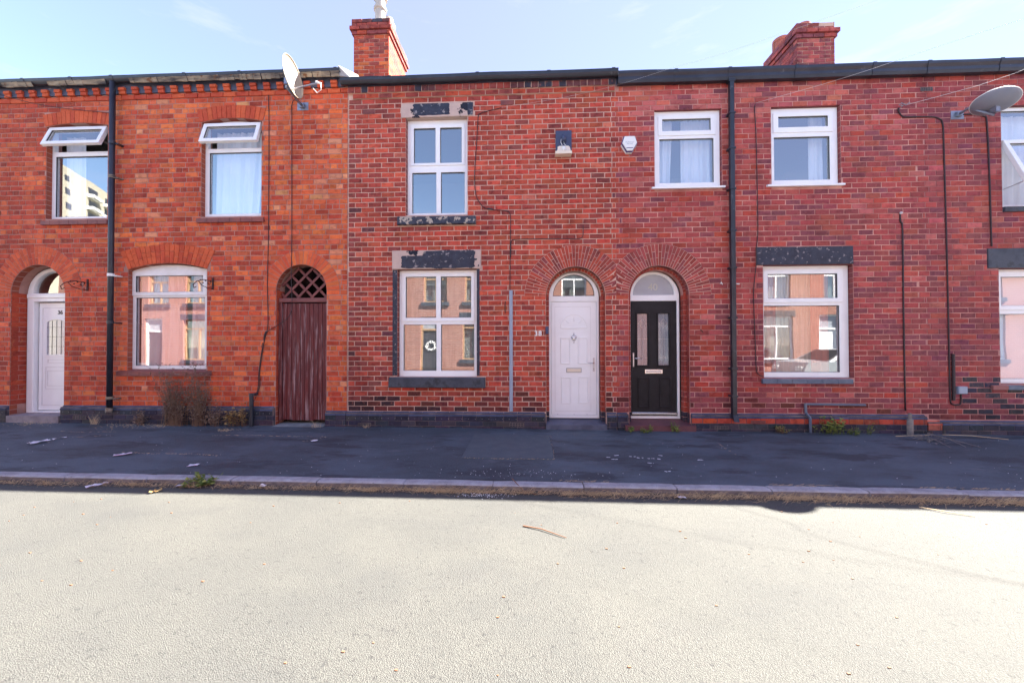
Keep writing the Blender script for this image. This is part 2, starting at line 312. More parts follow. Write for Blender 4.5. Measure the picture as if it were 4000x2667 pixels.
class MB:
    def __init__(s): s.v = []; s.f = []; s.c = []
    def face(s, pts, c=(.5, .5, .5)):
        i = len(s.v); s.v += [tuple(p) for p in pts]; s.f.append(tuple(range(i, i+len(pts)))); s.c.append(c)
    def box(s, x0, x1, y0, y1, z0, z1, c=(.5, .5, .5), b=0, jit=0):
        """box; with b>0 its front (low y) edges are chamfered"""
        j = (lambda: rnd.uniform(-jit, jit)) if jit else (lambda: 0)
        i = len(s.v)
        back = [(x0, y1, z0), (x1, y1, z0), (x1, y1, z1), (x0, y1, z1)]
        if b:
            e = [(x0+j(), y0+b, z0+j()), (x1+j(), y0+b, z0+j()), (x1+j(), y0+b, z1+j()), (x0+j(), y0+b, z1+j())]
            fr = [(e[0][0]+b, y0, e[0][2]+b), (e[1][0]-b, y0, e[1][2]+b), (e[2][0]-b, y0, e[2][2]-b), (e[3][0]+b, y0, e[3][2]-b)]
            s.v += back+e+fr
            F = [(8, 9, 10, 11)]+[(4+k, 4+(k+1) % 4, 8+(k+1) % 4, 8+k) for k in range(4)]+[(k, (k+1) % 4, 4+(k+1) % 4, 4+k) for k in range(4)]+[(3, 2, 1, 0)]
        else:
            s.v += back+[(x0, y0, z0), (x1, y0, z0), (x1, y0, z1), (x0, y0, z1)]
            F = [(4, 5, 6, 7), (3, 2, 1, 0)]+[(k, (k+1) % 4, 4+(k+1) % 4, 4+k) for k in range(4)]
        for q in F: s.f.append(tuple(i+k for k in q)); s.c.append(c)
    def hexa(s, p, c=(.5, .5, .5)):
        """8 points: back quad 0-3, front quad 4-7"""
        i = len(s.v); s.v += [tuple(q) for q in p]
        for q in [(4, 5, 6, 7), (3, 2, 1, 0)]+[(k, (k+1) % 4, 4+(k+1) % 4, 4+k) for k in range(4)]:
            s.f.append(tuple(i+k for k in q)); s.c.append(c)
    def tube(s, path, r, n=6, c=(.5, .5, .5), cap=True):
        path = [Vector(p) for p in path]; rings = []
        rr = r if isinstance(r, (list, tuple)) else [r]*len(path)
        u = None
        for k, p in enumerate(path):
            d = (path[min(k+1, len(path)-1)]-path[max(k-1, 0)])
            d = d.normalized() if d.length > 1e-9 else Vector((0, 0, 1))
            if u is None:
                u = d.orthogonal().normalized()
            else:
                u = (u-d*u.dot(d)); u = u.normalized() if u.length > 1e-6 else d.orthogonal().normalized()
            vv = d.cross(u); i = len(s.v); rings.append(i)
            for a in range(n):
                an = 2*math.pi*(a+.5)/n; s.v.append(tuple(p+(u*math.cos(an)+vv*math.sin(an))*rr[k]))
        for k in range(len(rings)-1):
            for a in range(n):
                b = (a+1) % n; s.f.append((rings[k]+a, rings[k]+b, rings[k+1]+b, rings[k+1]+a)); s.c.append(c)
        if cap:
            s.f.append(tuple(rings[0]+a for a in reversed(range(n)))); s.c.append(c)
            s.f.append(tuple(rings[-1]+a for a in range(n))); s.c.append(c)
    def lathe(s, prof, cx, cy, n=16, c=(.5, .5, .5), a0=0, a1=2*math.pi):
        i = len(s.v); m = len(prof); full = abs(a1-a0-2*math.pi) < 1e-6; k = n if full else n+1
        for a in range(k):
            an = a0+(a1-a0)*a/n
            for r, z in prof: s.v.append((cx+r*math.cos(an), cy+r*math.sin(an), z))
        for a in range(n):
            b = (a+1) % k
            for q in range(m-1): s.f.append((i+a*m+q, i+b*m+q, i+b*m+q+1, i+a*m+q+1)); s.c.append(c)
    def ball(s, p, r, n=8, c=(.5, .5, .5), sq=(1, 1, 1)):
        i = len(s.v); h = n//2
        for a in range(h+1):
            t = math.pi*a/h
            for b in range(n):
                q = 2*math.pi*b/n; s.v.append((p[0]+r*sq[0]*math.sin(t)*math.cos(q), p[1]+r*sq[1]*math.sin(t)*math.sin(q), p[2]+r*sq[2]*math.cos(t)))
        for a in range(h):
            for b in range(n):
                s.f.append((i+a*n+b, i+(a+1)*n+b, i+(a+1)*n+(b+1) % n, i+a*n+(b+1) % n)); s.c.append(c)
    def mesh(s, name, m, o, smooth=False):
        me = bpy.data.meshes.new(name); me.from_pydata([sub(v, o) for v in s.v], [], s.f)
        at = me.color_attributes.new('Col', 'FLOAT_COLOR', 'CORNER'); buf = []
        for q, c in zip(s.f, s.c): buf += [c[0], c[1], c[2], 1.0]*len(q)
        at.data.foreach_set('color', buf)
        if smooth: me.polygons.foreach_set('use_smooth', [True]*len(me.polygons))
        me.materials.append(m); me.update(); return me
def tag(o, label=None, cat=None, group=None, kind=None):
    for k, v in (('label', label), ('category', cat), ('group', group), ('kind', kind)):
        if v: o[k] = v
    return o
def link(name, me, pos, parent=None):
    o = bpy.data.objects.new(name, me); col.objects.link(o)
    if parent is not None:
        o.parent = parent; o.location = sub(pos, WORLD[parent.name])
    else: o.location = pos
    WORLD[o.name] = pos; return o
def obj(name, mb, m, parent=None, smooth=False, kind=None):
    if not mb.v: return None
    xs = [v[0] for v in mb.v]; ys = [v[1] for v in mb.v]; zs = [v[2] for v in mb.v]
    o = ((min(xs)+max(xs))/2, (min(ys)+max(ys))/2, min(zs))
    ob = link(name, mb.mesh(name, m, o, smooth), o, parent)
    if kind: ob['kind'] = kind
    return ob
def thing(name, loc, label, cat, group=None):
    o = bpy.data.objects.new(name, None); o.empty_display_size = .2; col.objects.link(o); o.location = loc; WORLD[o.name] = tuple(loc)
    return tag(o, label, cat, group)
def one(name, mb, m, label, cat, group=None, smooth=False): return tag(obj(name, mb, m, None, smooth), label, cat, group)
def B(*a, **k):
    b = MB(); b.box(*a, **k); return b
def plate(outline, holes, y0, y1, bevel=0):
    """solid plate in the facade plane: outline and holes are lists of (x, z); front at y0, back at y1"""
    cu = bpy.data.curves.new('t', 'CURVE'); cu.dimensions = '2D'; cu.fill_mode = 'BOTH'; cu.extrude = (y1-y0)/2-bevel; cu.bevel_depth = bevel; cu.bevel_resolution = 0
    cu.offset = -bevel
    for k, pts in enumerate([outline]+holes):
        sp = cu.splines.new('POLY'); sp.points.add(len(pts)-1); sp.use_cyclic_u = True
        for i, (x, z) in enumerate(pts): sp.points[i].co = (x, z, 0, 1)
    o = bpy.data.objects.new('t', cu); col.objects.link(o)
    me = bpy.data.meshes.new_from_object(o.evaluated_get(bpy.context.evaluated_depsgraph_get()))
    b = MB(); yc = (y0+y1)/2
    b.v = [(v.co.x, yc-v.co.z, v.co.y) for v in me.vertices]
    b.f = [tuple(p.vertices) for p in me.polygons]; b.c = [(.5, .5, .5)]*len(b.f)
    bpy.data.objects.remove(o); bpy.data.curves.remove(cu); bpy.data.meshes.remove(me)
    return b
def rect(x0, x1, z0, z1): return [(x0, z0), (x1, z0), (x1, z1), (x0, z1)]
def segtop(x0, x1, z0, zs, zc, n=12):
    """rectangle whose top is a shallow arc from zs at the ends to zc in the middle"""
    h = zc-zs; c = (x1-x0)/2; rr = (c*c+h*h)/(2*h); xm = (x0+x1)/2; a = math.asin(min(1, c/rr))
    return [(x0, z0), (x1, z0)]+[(xm+rr*math.sin(a-2*a*k/n), zc-rr+rr*math.cos(a-2*a*k/n)) for k in range(n+1)]
def archtop(x0, x1, z0, zs, n=20):
    r = (x1-x0)/2; xm = (x0+x1)/2
    return [(x0, z0), (x1, z0)]+[(xm+r*math.cos(math.pi*k/n), zs+r*math.sin(math.pi*k/n)) for k in range(n+1)]
C0 = Vector((0, -6.4, 1.39))

# ------------------------------------------------------------------ brick walls
def fbm(x, z, s, o=0): return noise.noise(Vector((x*s+o, z*s, o*1.7)))
class Wall:
    def __init__(s, x0, x1, z0, z1, h, L, bond, pal, joint=.013, z_start=None):
        s.x0, s.x1, s.z0, s.z1, s.h, s.L, s.bond, s.pal, s.j = x0, x1, z0, z1, h, L, bond, pal, joint
        s.ex = []; s.tooth = (0, 0)
    def rect(s, x0, x1, z0, z1): s.ex.append(lambda z: (x0, x1) if z0-.015 < z < z1+.015 else None)
    def disc(s, cx, cz, r): 
        def f(z):
            if z < cz-.01: return None
            q = z-cz+.034
            if q < r: w_ = math.sqrt(r*r-q*q); return (cx-w_, cx+w_)
        s.ex.append(f)
    def seg(s, xa, xb, z0, zs, zc):
        h = zc-zs; c = (xb-xa)/2; rr = (c*c+h*h)/(2*h); xm = (xa+xb)/2; c0 = zc-rr
        def f(z):
            if z0 < z < zs+.02: return (xa, xb)
            if zs+.02 <= z and z+.034 < zc: w = math.sqrt(max(0, rr*rr-(z+.034-c0)**2)); return (xm-w, xm+w)
        s.ex.append(f)
    def bricks(s):
        out = []; n = int(round((s.z1-s.z0)/s.h)); h = (s.z1-s.z0)/n
        for k in range(n):
            za = s.z0+k*h; zb = za+h; zc = (za+zb)/2
            if s.bond == 'stretcher': per = [s.L]; off = (k % 2)*s.L/2
            else:
                if k % 4 == 3: per = [s.L/2]; off = s.L/4
                elif k % 4 == 1: per = [s.L, s.L/2]; off = s.L*.3
                else: per = [s.L]; off = (k % 2)*s.L/2
            off += fbm(k*.37, 3.1, 1.0)*.03
            par = 1 if int(round((za-.275)/.08603)) % 2 else -1; X0 = s.x0+s.tooth[0]*par*.058; X1 = s.x1+s.tooth[1]*par*.058
            x = s.x0-off-s.L; segs = []; i = 0
            while x < X1:
                l = per[i % len(per)]+rnd.uniform(-.004, .004); i += 1
                segs.append((x, x+l)); x += l
            cut = [c for c in (e(zc) for e in s.ex) if c]
            for a, b in segs:
                parts = [(max(a, X0), min(b, X1))]
                for c0, c1 in cut:
                    q = []
                    for p, r in parts:
                        if c1 <= p or c0 >= r: q.append((p, r)); continue
                        if c0 > p: q.append((p, c0))
                        if c1 < r: q.append((c1, r))
                    parts = q
                for p, r in parts:
                    if r-p > .03: out.append((p, r, za, zb, r-p > s.L*.93))
        return out
def build_bricks(wall_part, W_, m, stuffname='brickwork', variants=4, keep=300):
    bl = W_.bricks(); j = W_.j; pal = W_.pal
    def score(b):
        x = (b[0]+b[1])/2; z = (b[2]+b[3])/2
        p = (Vector((x, 0, z))-C0); d = p.dot(fw); sx = abs(p.dot(rt)/d); sy = abs(p.dot(up)/d)
        return (1 if (b[4] and sx < 1.34 and sy < .88) else 0, (b[1]-b[0])/d+rnd.random()*1e-4)
    order = sorted(range(len(bl)), key=lambda i: score(bl[i]), reverse=True)[:keep]; single = set(order)
    lib = {}
    big = MB(); hh = W_.bricks and (bl[0][3]-bl[0][2])
    for i, (a, b, z0, z1, full) in enumerate(bl):
        x = (a+b)/2; z = (z0+z1)/2; ci = pal(x, z, b-a)
        if i in single:
            key = (ci, rnd.randrange(variants))
            if key not in lib:
                mb = MB(); l = W_.L; cc = tuple(v*rnd.uniform(.86, 1.14) for v in COLS[ci])
                mb.box(-l/2+j/2, l/2-j/2, rnd.uniform(-.0015, .0015), .014, j/2, hh-j/2, cc, b=.003, jit=.0028)
                lib[key] = mb.mesh('brick', m, (0, 0, 0))
            link('brick', lib[key], (x, 0, z0), wall_part)
        else:
            k0 = rnd.uniform(.8, 1.2); cc = tuple(v*k0*rnd.uniform(.94, 1.06) for v in COLS[ci])
            big.box(a+j/2, b-j/2, rnd.uniform(-.0015, .0015), .014, z0+j/2, z1-j/2, cc, b=.003, jit=.0028)
    obj(stuffname, big, m, wall_part, kind='stuff')
# brick colours (linear albedo)
COLS = dict(
    o1=(0.616, 0.112, 0.04), o2=(0.513, 0.076, 0.032), o3=(0.707, 0.165, 0.048), o4=(0.473, 0.064, 0.03), o5=(0.64, 0.138, 0.062), o6=(0.375, 0.055, 0.03), o7=(0.73, 0.28, 0.142),
    r1=(0.498, 0.08, 0.046), r2=(0.435, 0.069, 0.042), r3=(0.551, 0.098, 0.053), r4=(0.329, 0.057, 0.042), r5=(.28, .060, .050), r6=(.13, .042, .045), r7=(0.594, 0.147, 0.095),
    p1=(0.44, 0.085, 0.07), p2=(0.37, 0.072, 0.066), p3=(0.31, 0.068, 0.072), p4=(.25, .066, .078), p5=(0.5, 0.13, 0.11), k1=(0.055, 0.022, 0.024), k2=(0.15, 0.034, 0.028),
    b1=(0.045, 0.042, 0.062), b2=(0.06, 0.05, 0.066), b3=(0.032, 0.032, 0.048), c1=(0.075, 0.095, 0.165), c2=(0.055, 0.07, 0.125), n=(0.02, 0.028, 0.06))
def pick(ws, v):
    t = sum(w for _, w in ws); v = (v % 1)*t
    for k, w_ in ws:
        v -= w_
        if v <= 0: return k
    return ws[-1][0]
def pal36(x, z, l):
    u = rnd.random(); f = fbm(x, z, .5, 2)
    left = x < -7.6; top = z > 5.5
    if left: return pick([('o2', 3), ('o4', 3), ('o1', 2.4), ('o6', 1.5), ('o3', .5), ('o5', .8)], u)
    if z < 2.2 and l > .2: return pick([('o1', 5), ('o2', 2.5), ('o3', 1), ('o5', 1), ('o4', .4)], u)
    if f > .12: return pick([('o3', 3), ('o1', 3), ('o7', .9), ('o5', 1.5), ('o4', 1)], u)
    return pick([('o1', 4), ('o2', 3), ('o4', 1.8), ('o3', 1.4), ('o5', 1), ('o6', 1), ('o7', .25)], u)
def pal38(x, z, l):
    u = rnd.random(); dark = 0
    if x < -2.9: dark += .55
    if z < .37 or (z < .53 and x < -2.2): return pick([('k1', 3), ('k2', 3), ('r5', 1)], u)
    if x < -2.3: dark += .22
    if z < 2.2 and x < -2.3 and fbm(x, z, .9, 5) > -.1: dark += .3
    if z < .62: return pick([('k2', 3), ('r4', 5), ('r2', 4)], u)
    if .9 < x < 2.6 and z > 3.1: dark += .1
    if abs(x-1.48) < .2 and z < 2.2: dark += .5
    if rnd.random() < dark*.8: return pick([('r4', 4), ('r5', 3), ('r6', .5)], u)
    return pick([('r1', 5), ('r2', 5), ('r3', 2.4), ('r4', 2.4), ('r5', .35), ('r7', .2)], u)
def pal40(x, z, l):
    u = rnd.random()
    if x > 5.3 and rnd.random() < (x-5.3)/1.2: return pal42(x, z, l)
    if x < 1.75 and z > 2 and rnd.random() < .6: return pal38(x, z, l)
    if z < .5: return pick([('p3', 3), ('k2', 2), ('p4', 2)], u)
    if x > 2.65 and x < 2.85 and z < 2.3: return pick([('r5', 2), ('p4', 2), ('r4', 1)], u)
    f = fbm(x*.6, z, .7, 9)
    if z > 5.3 and x < 5.2: return pick([('p5', 4), ('r7', 2), ('p1', 2), ('p4', 1.4)], u)
    if x > 3.2 and 1.0 < z < 1.9: return pick([('p2', 3), ('p3', 3), ('p4', 2), ('p1', 1)], u)
    if f > .15: return pick([('p1', 3), ('p2', 3), ('p3', 2), ('p4', 2.2)], u)
    return pick([('p1', 4), ('r2', 2.2), ('p2', 2.6), ('p4', 1.2), ('p5', 1), ('p3', 1)], u)
def pal42(x, z, l):
    u = rnd.random()
    if z < .9 and x > 7.0: return pick([('b1', 3), ('p4', 2), ('b2', 2)], u)
    if z < 2.0: return pick([('p2', 2.5), ('p3', 3), ('p4', 3.4), ('p1', .8)], u)
    return pick([('p1', 3), ('p2', 3.2), ('p3', 2), ('p4', 1.6), ('p5', .7)], u)

def voussoirs(parent, cx, cz, ri, ro, n, m, cols, y1=.225, a0=0., a1=math.pi, two=False, clip=None, y0=-.004, name='arch_brick', mortar=None):
    """ring of wedge bricks; two=True alternates full brick + half brick radially"""
    def wedge(a, b, r0, r1, c):
        g = .0045
        def P(an, r, y): return (cx+r*math.cos(an), y, cz+r*math.sin(an))
        r0 += g; r1 -= g; da = lambda r: g/r
        q = [P(a+da(r0), r0, y1), P(b-da(r0), r0, y1), P(b-da(r1), r1, y1), P(a+da(r1), r1, y1)]
        yy = y0+rnd.uniform(-.0015, .0015)
        f = [P(a+da(r0), r0, yy), P(b-da(r0), r0, yy), P(b-da(r1), r1, yy), P(a+da(r1), r1, yy)]
        mb = MB(); mb.hexa([q[0], q[1], q[2], q[3], f[0], f[1], f[2], f[3]], c)
        if clip is not None:
            side, xc = clip; xs = [v[0] for v in mb.v]
            if (side > 0 and min(xs) > xc) or (side < 0 and max(xs) < xc): return
            mb.v = [(min(v[0], xc) if side > 0 else max(v[0], xc), v[1], v[2]) for v in mb.v]
        obj(name, mb, m, parent)
    if mortar:
        pts = [(cx+ro*math.cos(math.pi*k/40), cz+ro*math.sin(math.pi*k/40)) for k in range(41)]+[(cx+ri*math.cos(math.pi*k/40), cz+ri*math.sin(math.pi*k/40)) for k in range(40, -1, -1)]
        if clip: pts = [(min(p[0], clip[1]-.0005) if clip[0] > 0 else max(p[0], clip[1]+.0005), p[1]) for p in pts]
        obj('arch_mortar', plate(pts, [], -.0012, .0035), M[mortar], parent)
    for k in range(n):
        a = a0+(a1-a0)*k/n; b = a0+(a1-a0)*(k+1)/n
        def cc():
            c = COLS[rnd.choice(cols)]; s = rnd.uniform(.85, 1.15); return tuple(v*s for v in c)
        if two:
            md = ri+(ro-ri)*(.36 if k % 2 else .64)
            wedge(a, b, ri, md, cc()); wedge(a, b, md, ro, cc())
        else: wedge(a, b, ri, ro, cc())
def seg_arch(parent, xa, xb, zs, zc, dz, n, m, cols, splay, two=False):
    """flat segmental arch of upright rubbed bricks"""
    h = zc-zs; c = (xb-xa)/2; rr = (c*c+h*h)/(2*h); xm = (xa+xb)/2; a = math.asin(c/rr)
    cz = zc-rr; ro = rr+dz
    for k in range(n):
        t0 = -1+2*k/n; t1 = -1+2*(k+1)/n
        def pt(t, r):
            s = splay*t if r > rr else 0
            if two and rr < r < ro-.001: s *= (r-rr)/dz
            return (xm+r*math.sin(a*t)+s*(1), cz+r*math.cos(a*t)-(.0))
        md = rr+dz*(.36 if k % 2 else .64)
        for r0, r1 in (((rr, md), (md, ro)) if two else ((rr, ro),)):
            g = .004; q = [pt(t0, r0+g), pt(t1, r0+g), pt(t1, r1-g), pt(t0, r1-g)]
            q = [(q[0][0]+g, q[0][1]), (q[1][0]-g, q[1][1]), (q[2][0]-g, q[2][1]), (q[3][0]+g, q[3][1])]
            cc = COLS[rnd.choice(cols)]; s = rnd.uniform(.92, 1.08); mb = MB()
            mb.hexa([(x, .11, z) for x, z in q]+[(x, -.006, z) for x, z in q], tuple(v*s for v in cc)); obj('arch_brick', mb, m, parent)

# ------------------------------------------------------------------ windows
def window(house, x0, x1, z0, z1, y, lights, fw_=.0, m='upvc', top=None, sill=None, depth=.065):
    """lights: list of dicts(hole=(x0,x1,z0,z1) pane cell, sash=(x0,x1,z0,z1) or None, panes=[rects])"""
    out = rect(x0, x1, z0, z1) if top is None else segtop(x0, x1, z0, z1, top)
    holes = []
    for l in lights:
        if l.get('open'): holes.append(rect(*l['hole']))
        elif l.get('sash'):
            a, b, c, d = l['sash']; holes.append(rect(a+.018, b-.018, c+.018, d-.018))
        else: holes += [rect(*p) for p in l['panes']]
    fr = obj('window', plate(out, holes, y, y+depth, .004), M[m], house)
    for l in lights:
        if l.get('open'): continue
        yy = y
        if l.get('sash'):
            yy = y-.014
            obj('sash', plate(rect(*l['sash']), [rect(*p) for p in l['panes']], yy, y+depth-.01, .005), M[m], fr)
        for p in l['panes']:
            a, b, c, d = p
            obj('glazing_bead', plate(rect(a-.004, b+.004, c-.004, d+.004), [rect(a+.004, b-.004, c+.004, d-.004)], yy+.012, yy+.03), M['seal'], fr)
            obj('pane', B(a-.008, b+.008, yy+.034, yy+.038, c-.008, d+.008), M['glass'], fr)
    return fr
def open_vent(house, fr, x0, x1, zt, zb, y, ang, mg=.055, m='upvc'):
    """top-hung sash pushed outwards about its head"""
    h = zt-zb; b = plate(rect(x0, x1, -h, 0), [rect(x0+mg, x1-mg, -h+mg, -mg)], -.03, .03, .005)
    g = B(x0+mg-.008, x1-mg+.008, .004, .008, -h+mg-.008, -mg+.008)
    bd = plate(rect(x0+mg-.004, x1-mg+.004, -h+mg-.004, -mg+.004), [rect(x0+mg+.004, x1-mg-.004, -h+mg+.004, -mg-.004)], -.018, -.002)
    ca, sa = math.cos(ang), math.sin(ang)
    def rotv(mb): mb.v = [(X, y+Y*ca+Z*sa, zt+Z*ca-Y*sa) for X, Y, Z in mb.v]; return mb
    obj('opened_sash', rotv(b), M[m], fr); obj('pane', rotv(g), M['glass'], fr); obj('glazing_bead', rotv(bd), M['seal'], fr)
    st = MB()
    for sx in (x0+.03, x1-.03): st.tube([(sx, y+.01, zt-h*.75), (sx, y-h*.8*sa, zt-h*.8*ca+.03)], .006, 4)
    obj('stay', st, M['satin'], fr)
def curtain(x0, x1, z0, z1, y, m, label, folds=7, amp=.025, sway=None, group=None, gather=0):
    b = MB(); nx, nz = max(24, int(folds*8)), 14; i = 0
    ph = rnd.uniform(0, 6)
    for j in range(nz+1):
        t = j/nz; z = z1+(z0-z1)*t
        for k in range(nx+1):
            u = k/nx
            xx = x0+(x1-x0)*u
            if sway: xx += sway(u, t)
            yy = y+amp*(.6+.4*t)*math.sin(folds*2*math.pi*u+ph+.7*math.sin(3*t+ph))+amp*.5*math.sin(folds*3.3*u*math.pi+ph*2)
            b.v.append((xx, yy, z))
    for j in range(nz):
        for k in range(nx):
            q = j*(nx+1)+k; b.f.append((q, q+1, q+nx+2, q+nx+1)); b.c.append((.5, .5, .5))
    o = one('curtain', b, M[m], label, 'curtain', group, smooth=True)
    return o

# ------------------------------------------------------------------ ground
def gz(x, y):
    """height of the ground: pavement falls to the kerb, carriageway cambered, street runs down to the right"""
    s = -.0052*x
    if y > -2.33: return s+.026*min(y, 0)
    if y > -2.4605: return s-.0606
    if y > -8.7:
        t = (y+5.6)/3.1; return s-.132+.045*(1-t*t)
    return s-.06
def sheet(name, x0, x1, y0, y1, m, nx, ny, lab=None, lift=0, kind='structure', thick=0, bumpy=0):
    b = MB()
    for j in range(ny+1):
        for i in range(nx+1):
            x = x0+(x1-x0)*i/nx; y = y0+(y1-y0)*j/ny; b.v.append((x, y, gz(x, max(min(y, y1-1e-4), y0+1e-4))+lift+bumpy*fbm(x, y, 1.1, 4)))
    for j in range(ny):
        for i in range(nx):
            q = j*(nx+1)+i; b.f.append((q, q+1, q+nx+2, q+nx+1)); b.c.append((.5, .5, .5))
    o = obj(name, b, m, None, smooth=True); o['kind'] = kind; return o
gb = MB(); gb.face([(-900, -900, -.75), (900, -900, -.75), (900, 900, -.75), (-900, 900, -.75)])
tag(obj('ground', gb, M['land']), kind='structure')
sheet('pavement', -40, 40, -2.33, .25, M['tarmac'], 160, 12, bumpy=.006)
sheet('road', -40, 40, -8.7, -2.462, M['road'], 120, 26)
sheet('opposite_pavement', -40, 40, -11.3, -8.85, M['tarmac'], 40, 4)
pb = MB()   # raised rectangular patch of paler tone in the pavement
for (x0, x1, y0, y1) in ((-.86, .32, -1.62, -.45),):
    n = 10
    for i in range(n):
        a = x0+(x1-x0)*i/n; c = x0+(x1-x0)*(i+1)/n
        pb.box(a, c, y0, y1, 0, .001); k = len(pb.v)
        for q in range(k-8, k):
            v = pb.v[q]; pb.v[q] = (v[0], v[1], gz(v[0], v[1])+(.009 if v[2] > .0005 else 0))
tag(obj('pavement_patch', pb, M['tarmac2']), kind='structure')
# kerb: bedding with separate stones
kb = B(-40, 40, -2.425, -2.335, -.6, -.5); kb.v = [(v[0], v[1], (-.0052*v[0]-.08) if v[2] > -.55 else -.5) for v in kb.v]
kerb = tag(obj('kerb', kb, M['soil']), kind='structure')
JX = -4.165
for k in range(-14, 20):
    a = JX+.948*k; c = a+.938
    a += rnd.uniform(-.004, .004); dz = rnd.uniform(-.004, .004); b = MB(); dy = rnd.uniform(-.004, .004)
    prof = [(-2.33, -.45), (-2.33, -.062), (-2.336, -.0585), (-2.43, -.0575), (-2.448, -.063), (-2.456, -.074), (-2.462, -.45)]
    nseg = 6; i0 = len(b.v)
    for s in range(nseg+1):
        x = a+(c-a)*s/nseg; e = .006 if s in (0, nseg) else 0
        for (y, z) in prof:
            wob = .0025*fbm(x*3, y*9, 1.0, k)
            b.v.append((x, y+dy+(e if y < -2.4 else 0)+wob, z+dz-.0052*x-(e*.6 if z > -.1 else 0)+wob))
    m_ = len(prof)
    for s in range(nseg):
        for q in range(m_-1): b.f.append((i0+s*m_+q, i0+s*m_+q+1, i0+(s+1)*m_+q+1, i0+(s+1)*m_+q)); b.c.append((.5,)*3)
    b.f.append(tuple(i0+q for q in range(m_))); b.c.append((.5,)*3); b.f.append(tuple(i0+nseg*m_+q for q in reversed(range(m_)))); b.c.append((.5,)*3)
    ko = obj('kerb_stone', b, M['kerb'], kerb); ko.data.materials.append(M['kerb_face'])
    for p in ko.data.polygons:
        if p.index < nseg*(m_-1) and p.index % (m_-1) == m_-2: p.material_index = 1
ok = B(-40, 40, -8.85, -8.7, -.5, -.055); ok.v = [(v[0], v[1], v[2]-.0052*v[0]) for v in ok.v]
tag(obj('opposite_kerb', ok, M['kerb']), kind='structure')

# ------------------------------------------------------------------ the four houses
def house(x0, x1, label, cat='house'):
    return thing('terraced_house', ((x0+x1)/2, 0, -.1), label, cat)
def slab(h, x0, x1, z0, z1, holes, m):
    o = obj('wall', plate(rect(x0, x1, z0, z1), holes, .0055, .105), M[m], h); o.data.materials.append(REV[m])
    for p in o.data.polygons:
        if abs(p.normal.y) < .5: p.material_index = 1
    return o
def shell(h, x0, x1, zf, zm, zt, zr=None):
    """rear wall, party walls, floors and roof so that rooms are dark rooms"""
    b = MB()
    b.box(x0, x1, 5.9, 6.1, -.3, zt); b.box(x0, x0+.08, .30, 5.9, -.3, zt-.1); b.box(x1-.08, x1, .30, 5.9, -.3, zt-.1)
    b.box(x0+.08, x1-.08, .30, 5.9, -.3, zf); b.box(x0+.08, x1-.08, .30, 5.9, zm-.12, zm+.1); b.box(x0+.08, x1-.08, .23, 5.9, zt-.3, zt-.2)
    b.box(x0+.08, x1-.08, 3.1, 3.2, zf, zt-.4)
    obj('interior', b, M['plaster'], h)
    r = MB(); e = zt+.06
    r.hexa([(x0, .0, e-.12), (x1, .0, e-.12), (x1, 3.0, e+1.62), (x0, 3.0, e+1.62), (x0, -.02, e-.04), (x1, -.02, e-.04), (x1, 3.0, e+1.72), (x0, 3.0, e+1.72)])
    r.hexa([(x0, 6.2, e-.12), (x1, 6.2, e-.12), (x1, 3.0, e+1.62), (x0, 3.0, e+1.62), (x0, 6.2, e-.04), (x1, 6.2, e-.04), (x1, 3.0, e+1.72), (x0, 3.0, e+1.72)])
    obj('roof', r, M['slate'], h)
def back_leaf(h, x0, x1, z0, z1, holes, y0=.107, y1=.23, m='mort38'):
    obj('inner_wall', plate(rect(x0, x1, z0, z1), holes, y0, y1), M[m], h)

# ---- house 36
X36 = -12.0
H36 = house(X36, -3.14, 'orange brick terraced house with arched windows and a maroon passage gate', 'house')
w36 = Wall(X36, -3.145, .345, 5.90, .0885, .236, 'garden', pal36)
OP36 = dict(w1=(-8.735, -7.60, 3.70), w2=(-5.815, -4.70, 3.69), w3=(-7.205, -5.70, .96))
D36c, D36r = -8.845, .515; G36c, G36r = -3.965, .452
holes36 = [segtop(-8.715, -7.55, 3.70, 5.375, 5.43), segtop(-5.80, -4.70, 3.69, 5.37, 5.437), segtop(-7.14, -5.68, .97, 2.765, 2.875),
           archtop(D36c-D36r, D36c+D36r, -.1, 2.36), archtop(G36c-G36r, G36c+G36r, -.1, 2.37)]
wp36 = slab(H36, X36, -3.142, -.2, 6.06, holes36, 'mort36')
back_leaf(H36, X36, -3.142, -.2, 6.06, holes36, m='mort36')
for (a, b, z0, zs, zc, oa, ob, ozs, ozc) in ((-8.715, -7.55, 3.70, 5.375, 5.43, -8.735, -7.53, 5.60, 5.667), (-5.80, -4.70, 3.69, 5.37, 5.437, -5.815, -4.655, 5.59, 5.683), (-7.14, -5.68, .97, 2.765, 2.875, -7.20, -5.62, 3.10, 3.225)):
    w36.rect(a, b, z0-.085, zs+.03); w36.seg(oa, ob, zs-.02, ozs, ozc)
w36.rect(D36c-D36r, D36c+D36r, -.1, 2.36); w36.disc(D36c, 2.36, .855); w36.rect(G36c-G36r, G36c+G36r, -.1, 2.37); w36.disc(G36c, 2.37, .695)
w36.rect(X36, -8.2, 0, .34) ; w36.rect(-4.6, -3.1, 0, .272)
build_bricks(wp36, w36, M['brick36'])
fill = MB()       # courses between the low plinth and the first course right of the gate
for xa, xb in ((-3.512, -3.40), (-3.40, -3.145)):
    fill.box(xa+.006, xb-.006, 0, .014, .281, .342, COLS['o1'], b=.003, jit=.003)
obj('brick', fill, M['brick36'], wp36)
seg_arch(H36, -8.715, -7.55, 5.375, 5.43, .222, 15, M['rubbed'], ['o1', 'o2'], .03)
seg_arch(H36, -5.80, -4.70, 5.37, 5.437, .232, 14, M['rubbed'], ['o1', 'o2'], .03)
seg_arch(H36, -7.14, -5.68, 2.765, 2.875, .335, 19, M['rubbed'], ['o1', 'o2', 'o1'], .05, two=True)
